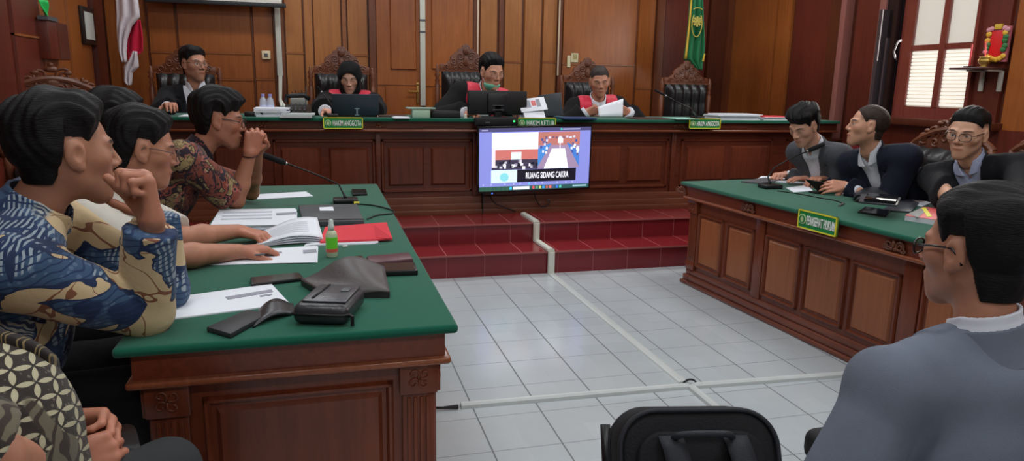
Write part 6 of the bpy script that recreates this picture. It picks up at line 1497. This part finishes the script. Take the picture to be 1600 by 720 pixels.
gk = NG('dark_placket'); m5.put('placket', [F.mesh()], gk.done(gk.mix(gk.band(gk.wave(14, 3), .8, .12), (34, 28, 26), (120, 104, 70))))
m5.lower(F_TG, knee={'R': hd(262, 738, 1.66), 'L': hd(266, 742, 1.76)}, shoes=True)
# --- secretary at the far left of the bench
hB = lambda px, py, z=BZ+.035: V(at(px, py, z))
h6 = hd(303, 100, 6.12)
m6 = Person('man in black suit and open white collar at left end of judges bench', h6, rad(-48), (h6[0], 6.84, PZ+.60), baz=rad(-88), neck_dn=.15, base=(184, 134, 110), sc=1.22, h=(.006, .006, .010), floor=PZ,
    hair=hs(top=.018, side=.006, front=.072, lift=.006, amp=.004, dx=.3), look={'beard': .2, 'fade': .3},
    arms={'R': dict(wr=aty(262, 166, 6.2)[:], n=down, pose='relax', pole=(-1, .3, -1)), 'L': dict(wr=aty(325, 178, 6.3)[:], n=down, pose='relax', pole=(1, .3, -1))})
m6.suit(F_BK, F_WH, V=.42, vw=.085); m6.glasses(G_BLK, r=.0012); m6.lower(F_TR, shoes=False, hh=.02)
# --- judge in hijab
h7 = hd(546, 121, 6.55)
m7 = Person('woman judge in black headscarf and black robe with red facing looking down at laptop', h7, rad(-96), (h7[0], 6.86, PZ+.60), baz=rad(-90), neck_dn=.125, neck_back=.07, pitch=rad(-20), base=(214, 168, 146), h=(.0055, .006, .010), floor=PZ, bw=.95, look={'eyes': 'down', 'w': .97},
    arms={'R': dict(wr=aty(508, 174, 6.25)[:], n=down, pole=(-1, .3, -.8), d=(.5, -1, 0)), 'L': dict(wr=aty(580, 174, 6.25)[:], n=down, pole=(1, .3, -.8), d=(-.3, -1, 0))})
m7.robe(F_ROBE, F_RED, F_WH)
q = m7.s; F = Field(m7.c-.30, m7.c+.24, .006)
F.ell(m7.c+m7.Rm@np.array([0, -.018, .028])*q, np.array([.096, .112, .102])*q, m7.Rm, .02); F.ell(m7.c+m7.Rm@np.array([0, .008, -.03])*q, np.array([.084, .086, .105])*q, m7.Rm, .04)
F.cone(m7.c+m7.Rm@np.array([0, .0, -.09])*q, m7.nb+np.array([0, -.02, .0]), .082*q, .10*q, .05)
X, Y, Z = F.all(); X, Y, Z = X-m7.c[0], Y-m7.c[1], Z-m7.c[2]; x, y, z = [(m7.Rm[0, i]*X+m7.Rm[1, i]*Y+m7.Rm[2, i]*Z)/q for i in range(3)]
F.f = F.f+(.003*np.sin(z*70+x*30)+.002*np.sin(x*90)).astype(np.float32)
op = np.maximum(np.sqrt((x/.064)**2+((z+.020)/.088)**2)-1, -(y-.03)/.05)*.05
F.f = np.maximum(F.f, (-op*q).astype(np.float32)); m7.put('headscarf', [F.mesh()], fabric('black_scarf_cloth', (18, 18, 20)))
# --- chief judge
h8 = hd(768, 112, 6.35)
m8 = Person('judge in black and red robe with pale green face mask pulled under his chin', h8, rad(-72), (h8[0]-.12, 6.86, PZ+.60), baz=rad(-86), neck_dn=.14, neck_back=.05, pitch=rad(-16), base=(204, 150, 124), sc=1.24, h=(.0055, .006, .010), floor=PZ, look={'eyes': 'down'}, hair=hs(top=.020, side=.012, front=.074, lift=.006, peak=.012, burn=-.02),
    arms={'R': dict(wr=aty(728, 178, 6.15)[:], n=down, pole=(-1, .3, -.6), d=(.6, -1, 0)), 'L': dict(wr=aty(812, 176, 6.25)[:], n=down, pole=(1, .3, -.6), d=(-.4, -1, 0))})
m8.robe(F_ROBE, F_RED, F_WH, red_w=-.26); m8.glasses(G_MET, r=.0009)
q = m8.s; F = Field(m8.c-.2, m8.c+.2, .005)
P8 = lambda x, y, z: m8.c+m8.Rm@np.array([x, y, z])*q
F.ell(P8(0, .028, -.075), np.array([.062, .066, .058])*q, m8.Rm, .02)
X, Y, Z = F.all(); X, Y, Z = X-m8.c[0], Y-m8.c[1], Z-m8.c[2]; x, y, z = [(m8.Rm[0, i]*X+m8.Rm[1, i]*Y+m8.Rm[2, i]*Z)/q for i in range(3)]
F.f = np.maximum(F.f, (np.maximum(z+.066+.2*np.abs(x), -(y-.005))*q).astype(np.float32))
mk = m8.put('face_mask', [F.mesh()], mat('mask_green', (120, 206, 178), .8))
for sg in (-1, 1): MB().tube([Vector(tuple(P8(*p)-m8.o)) for p in ((sg*.05, .03, -.085), (sg*.074, .0, -.04), (sg*.086, -.01, .01))], .0018, 6).build('ear_loop', M_PAPER, mk)
# --- judge reading
h9 = hd(937, 127, 6.85)
m9 = Person('judge in black and red robe reading a white sheet held in both hands', h9, rad(-104), (h9[0]+.05, 6.86, PZ+.60), baz=rad(-95), neck_dn=.15, neck_back=.04, pitch=rad(-14), roll=rad(-4), base=(188, 134, 110), h=(.0055, .005, .010), floor=PZ, look={'eyes': 'down', 'w': 1.03}, hair=hs(top=.010, side=.005, front=.070, m=hair_mat('greying_hair', (70, 62, 60)), amp=.0015, peak=.01),
    arms={'R': dict(wr=aty(915, 176, 6.45)[:], n=(.2, .9, .2), pose='curl', pole=(-1, .3, -.8), d=(.8, -.2, .25)), 'L': dict(wr=aty(982, 176, 6.45)[:], n=(-.2, .9, .2), pose='curl', pole=(1, .3, -.8), d=(-.8, -.2, .25))})
m9.robe(F_ROBE, F_RED, F_WH)
# --- young man in charcoal suit
h10 = hd(1256, 196, 5.0)
m10 = Person('young man in charcoal suit bent over writing at the right table far end', h10, rad(196), (h10[0]+.58, h10[1]+.12, .60), baz=rad(192), pitch=rad(-30), bw=.9, sc=1.12, base=(206, 158, 134), h=(.0045, .005, .009), look={'eyes': 'down', 'w': .97}, hair=hs(top=.032, side=.014, front=.058, lift=.010, amp=.005, burn=-.01, fringe=.003), 
    arms={'R': dict(wr=V(at(1228, 273, .82)), n=down, pose='pen', pole=(.4, .1, -1), d=(-.9, -.35, 0)), 'L': dict(wr=V(at(1262, 279, .82)), n=down, pose='flat', pole=(.4, -.4, -1), d=(-.9, -.1, 0))}, neck_back=.08, neck_dn=.135)
m10.suit(F_CH, F_WH, V=.42, vw=.075); m10.lower(F_TR)
# --- balding man in navy suit
h11 = hd(1355, 196, 4.55)
m11 = Person('man in navy suit with thinning hair in profile, holding a black tablet folio', h11, rad(152), (h11[0]+.52, h11[1]-.02, .60), baz=rad(188), pitch=rad(4), base=(204, 154, 128), sc=1.12, bw=1.04, h=(.0042, .0045, .0085), look={'fade': .5, 'fz': .02, 'hair': (70, 56, 48)}, hair=hs(m=H_BRN, top=.003, side=.006, front=.094, peak=-.012, amp=.0008, burn=-.012),
    arms={'R': dict(wr=V(at(1290, 279, .84)), n=down, pose='relax', pole=(.4, .2, -1), d=(-1, -.2, 0)), 'L': dict(wr=V(at(1322, 291, .84)), n=(-.3, .8, -.4), pose='relax', pole=(.2, -.5, -1), d=(-1, .15, .0))}, neck_back=.055, neck_dn=.145)
m11.suit(F_NV, F_WH, V=.42, vw=.07); m11.lower(F_TR)
# --- man in black suit and glasses
h12 = hd(1512, 208, 4.05)
m12 = Person('man in black suit, pale blue collar and glasses seated nearest on the right table', h12, rad(200), (h12[0]+.38, h12[1]+.0, .60), baz=rad(196), pitch=rad(-8), roll=rad(3), base=(208, 162, 136), bw=1.1, h=(.0040, .005, .0085), look={'w': 1.06}, hair=hs(top=.016, side=.007, front=.076, amp=.002, burn=-.012),
    arms={'R': dict(wr=V(at(1530, 352, .84)), n=down, pose='relax', pole=(.4, .2, -1), d=(-1, .1, 0)), 'L': dict(wr=V(at(1590, 362, .84)), n=down, pose='relax', pole=(0, -.9, -1), d=(-1, .2, 0))}, neck_back=.06, neck_dn=.135)
m12.suit(F_BK, F_LBL, V=.40, vw=.07); m12.glasses(G_BR, r=.0018); m12.lower(F_TR)
# --- man from behind, right foreground
h13 = hd(1524, 390, 1.66)
m13 = Person('man seen from behind in grey-blue blazer and glasses, right foreground', h13, rad(103), (h13[0]+.09, h13[1]-.12, .50), baz=rad(92), pitch=rad(-4), base=(178, 126, 102), bw=1.30, h=(.0034, .006, .0065), hair=hs(top=.024, side=.011, front=.078, amp=.003, burn=-.0, nape=-.092, fq=160), neck_back=.04, neck_dn=.150, sh={'L': hd(1392, 606, 1.62), 'R': hd(1728, 600, 1.62)},
    arms={'L': dict(el=hd(1296, 790, 1.60), wr=(h13[0]+.02, h13[1]+.16, .56), n=down), 'R': dict(wr=(h13[0]+.2, h13[1]+.28, .66), n=down, pole=(1, -.5, -.4))})
m13.suit(F_BLZ, F_WH, V=.35, off=.024, A=.008); m13.glasses(G_BLK, r=.0022, yy=.102, w=.028, hh=.0155, tint=mat('tinted_lens', (60, 46, 48), .08, .5, alpha=.55)); m13.lower(F_TG, knee={'L': (h13[0]+.18, h13[1]+.34, .50), 'R': (h13[0]+.36, h13[1]+.34, .50)})
LAMP_E = 14.5; EXPO = 0.0
# ------------------------------------------------------------------ camera, lights, scale
cam = bpy.data.cameras.new('camera'); co = bpy.data.objects.new('camera', cam); COL.objects.link(co)
cam.sensor_width = 36; cam.lens = F_PX/1600*36; cam.clip_start = .05
co.matrix_world = Matrix.Translation(_c) @ Matrix(((_r.x, _u.x, -_f.x), (_r.y, _u.y, -_f.y), (_r.z, _u.z, -_f.z))).to_4x4()
bpy.context.scene.camera = co
M_LAMP = mat('lamp_diffuser', (250, 250, 250), .5, emit=(244, 250, 255), estr=6)
n = 0
for x in (-.6, 1.5, 3.6):
    for y in (-1.6, 1.4, 4.2, 6.7):
        t = thing('ceiling_light', 'recessed white ceiling light panel above the court room', 'light', (x, y, CEIL-.06), 0, 'ceiling light panels'); 
        MB().box(-.62, .62, -.17, .17, .02, .06).build('housing', M_WHITE, t); MB().box(-.6, .6, -.15, .15, .012, .02).build('diffuser', M_LAMP, t)
        l = bpy.data.lights.new('panel_light', 'AREA'); l.shape = 'RECTANGLE'; l.size = 1.2; l.size_y = .3; l.energy = LAMP_E*(.95 if y > 6 else 1.1 if y > 3 else 1.12); l.color = (.97, .985, 1.0)
        lo = bpy.data.objects.new('panel_light', l); COL.objects.link(lo); lo.location = (x, y, CEIL-.07)
l = bpy.data.lights.new('window_light', 'AREA'); l.shape = 'RECTANGLE'; l.size = .8; l.size_y = 1.5; l.energy = 22; l.color = (1, .96, .9)
lo = bpy.data.objects.new('window_light', l); COL.objects.link(lo); lo.location = (XR-.12, (yA+yB2)/2, (zs+zt)/2); lo.rotation_euler = (0, math.radians(90), 0)
w = bpy.data.worlds.new('world'); bpy.context.scene.world = w; w.use_nodes = True
w.node_tree.nodes['Background'].inputs[0].default_value = (.8, .85, .9, 1); w.node_tree.nodes['Background'].inputs[1].default_value = .15
vs = bpy.context.scene.view_settings; vs.view_transform = 'Standard'; vs.look = 'None'; vs.exposure = EXPO; vs.gamma = 1; vs.use_curve_mapping = False
bpy.context.scene.cycles.max_bounces = 6
for o in list(bpy.context.scene.objects):
    if o.parent is None:
        o.location = o.location*SCALE
        if o.type not in ('CAMERA',): o.scale = o.scale*SCALE
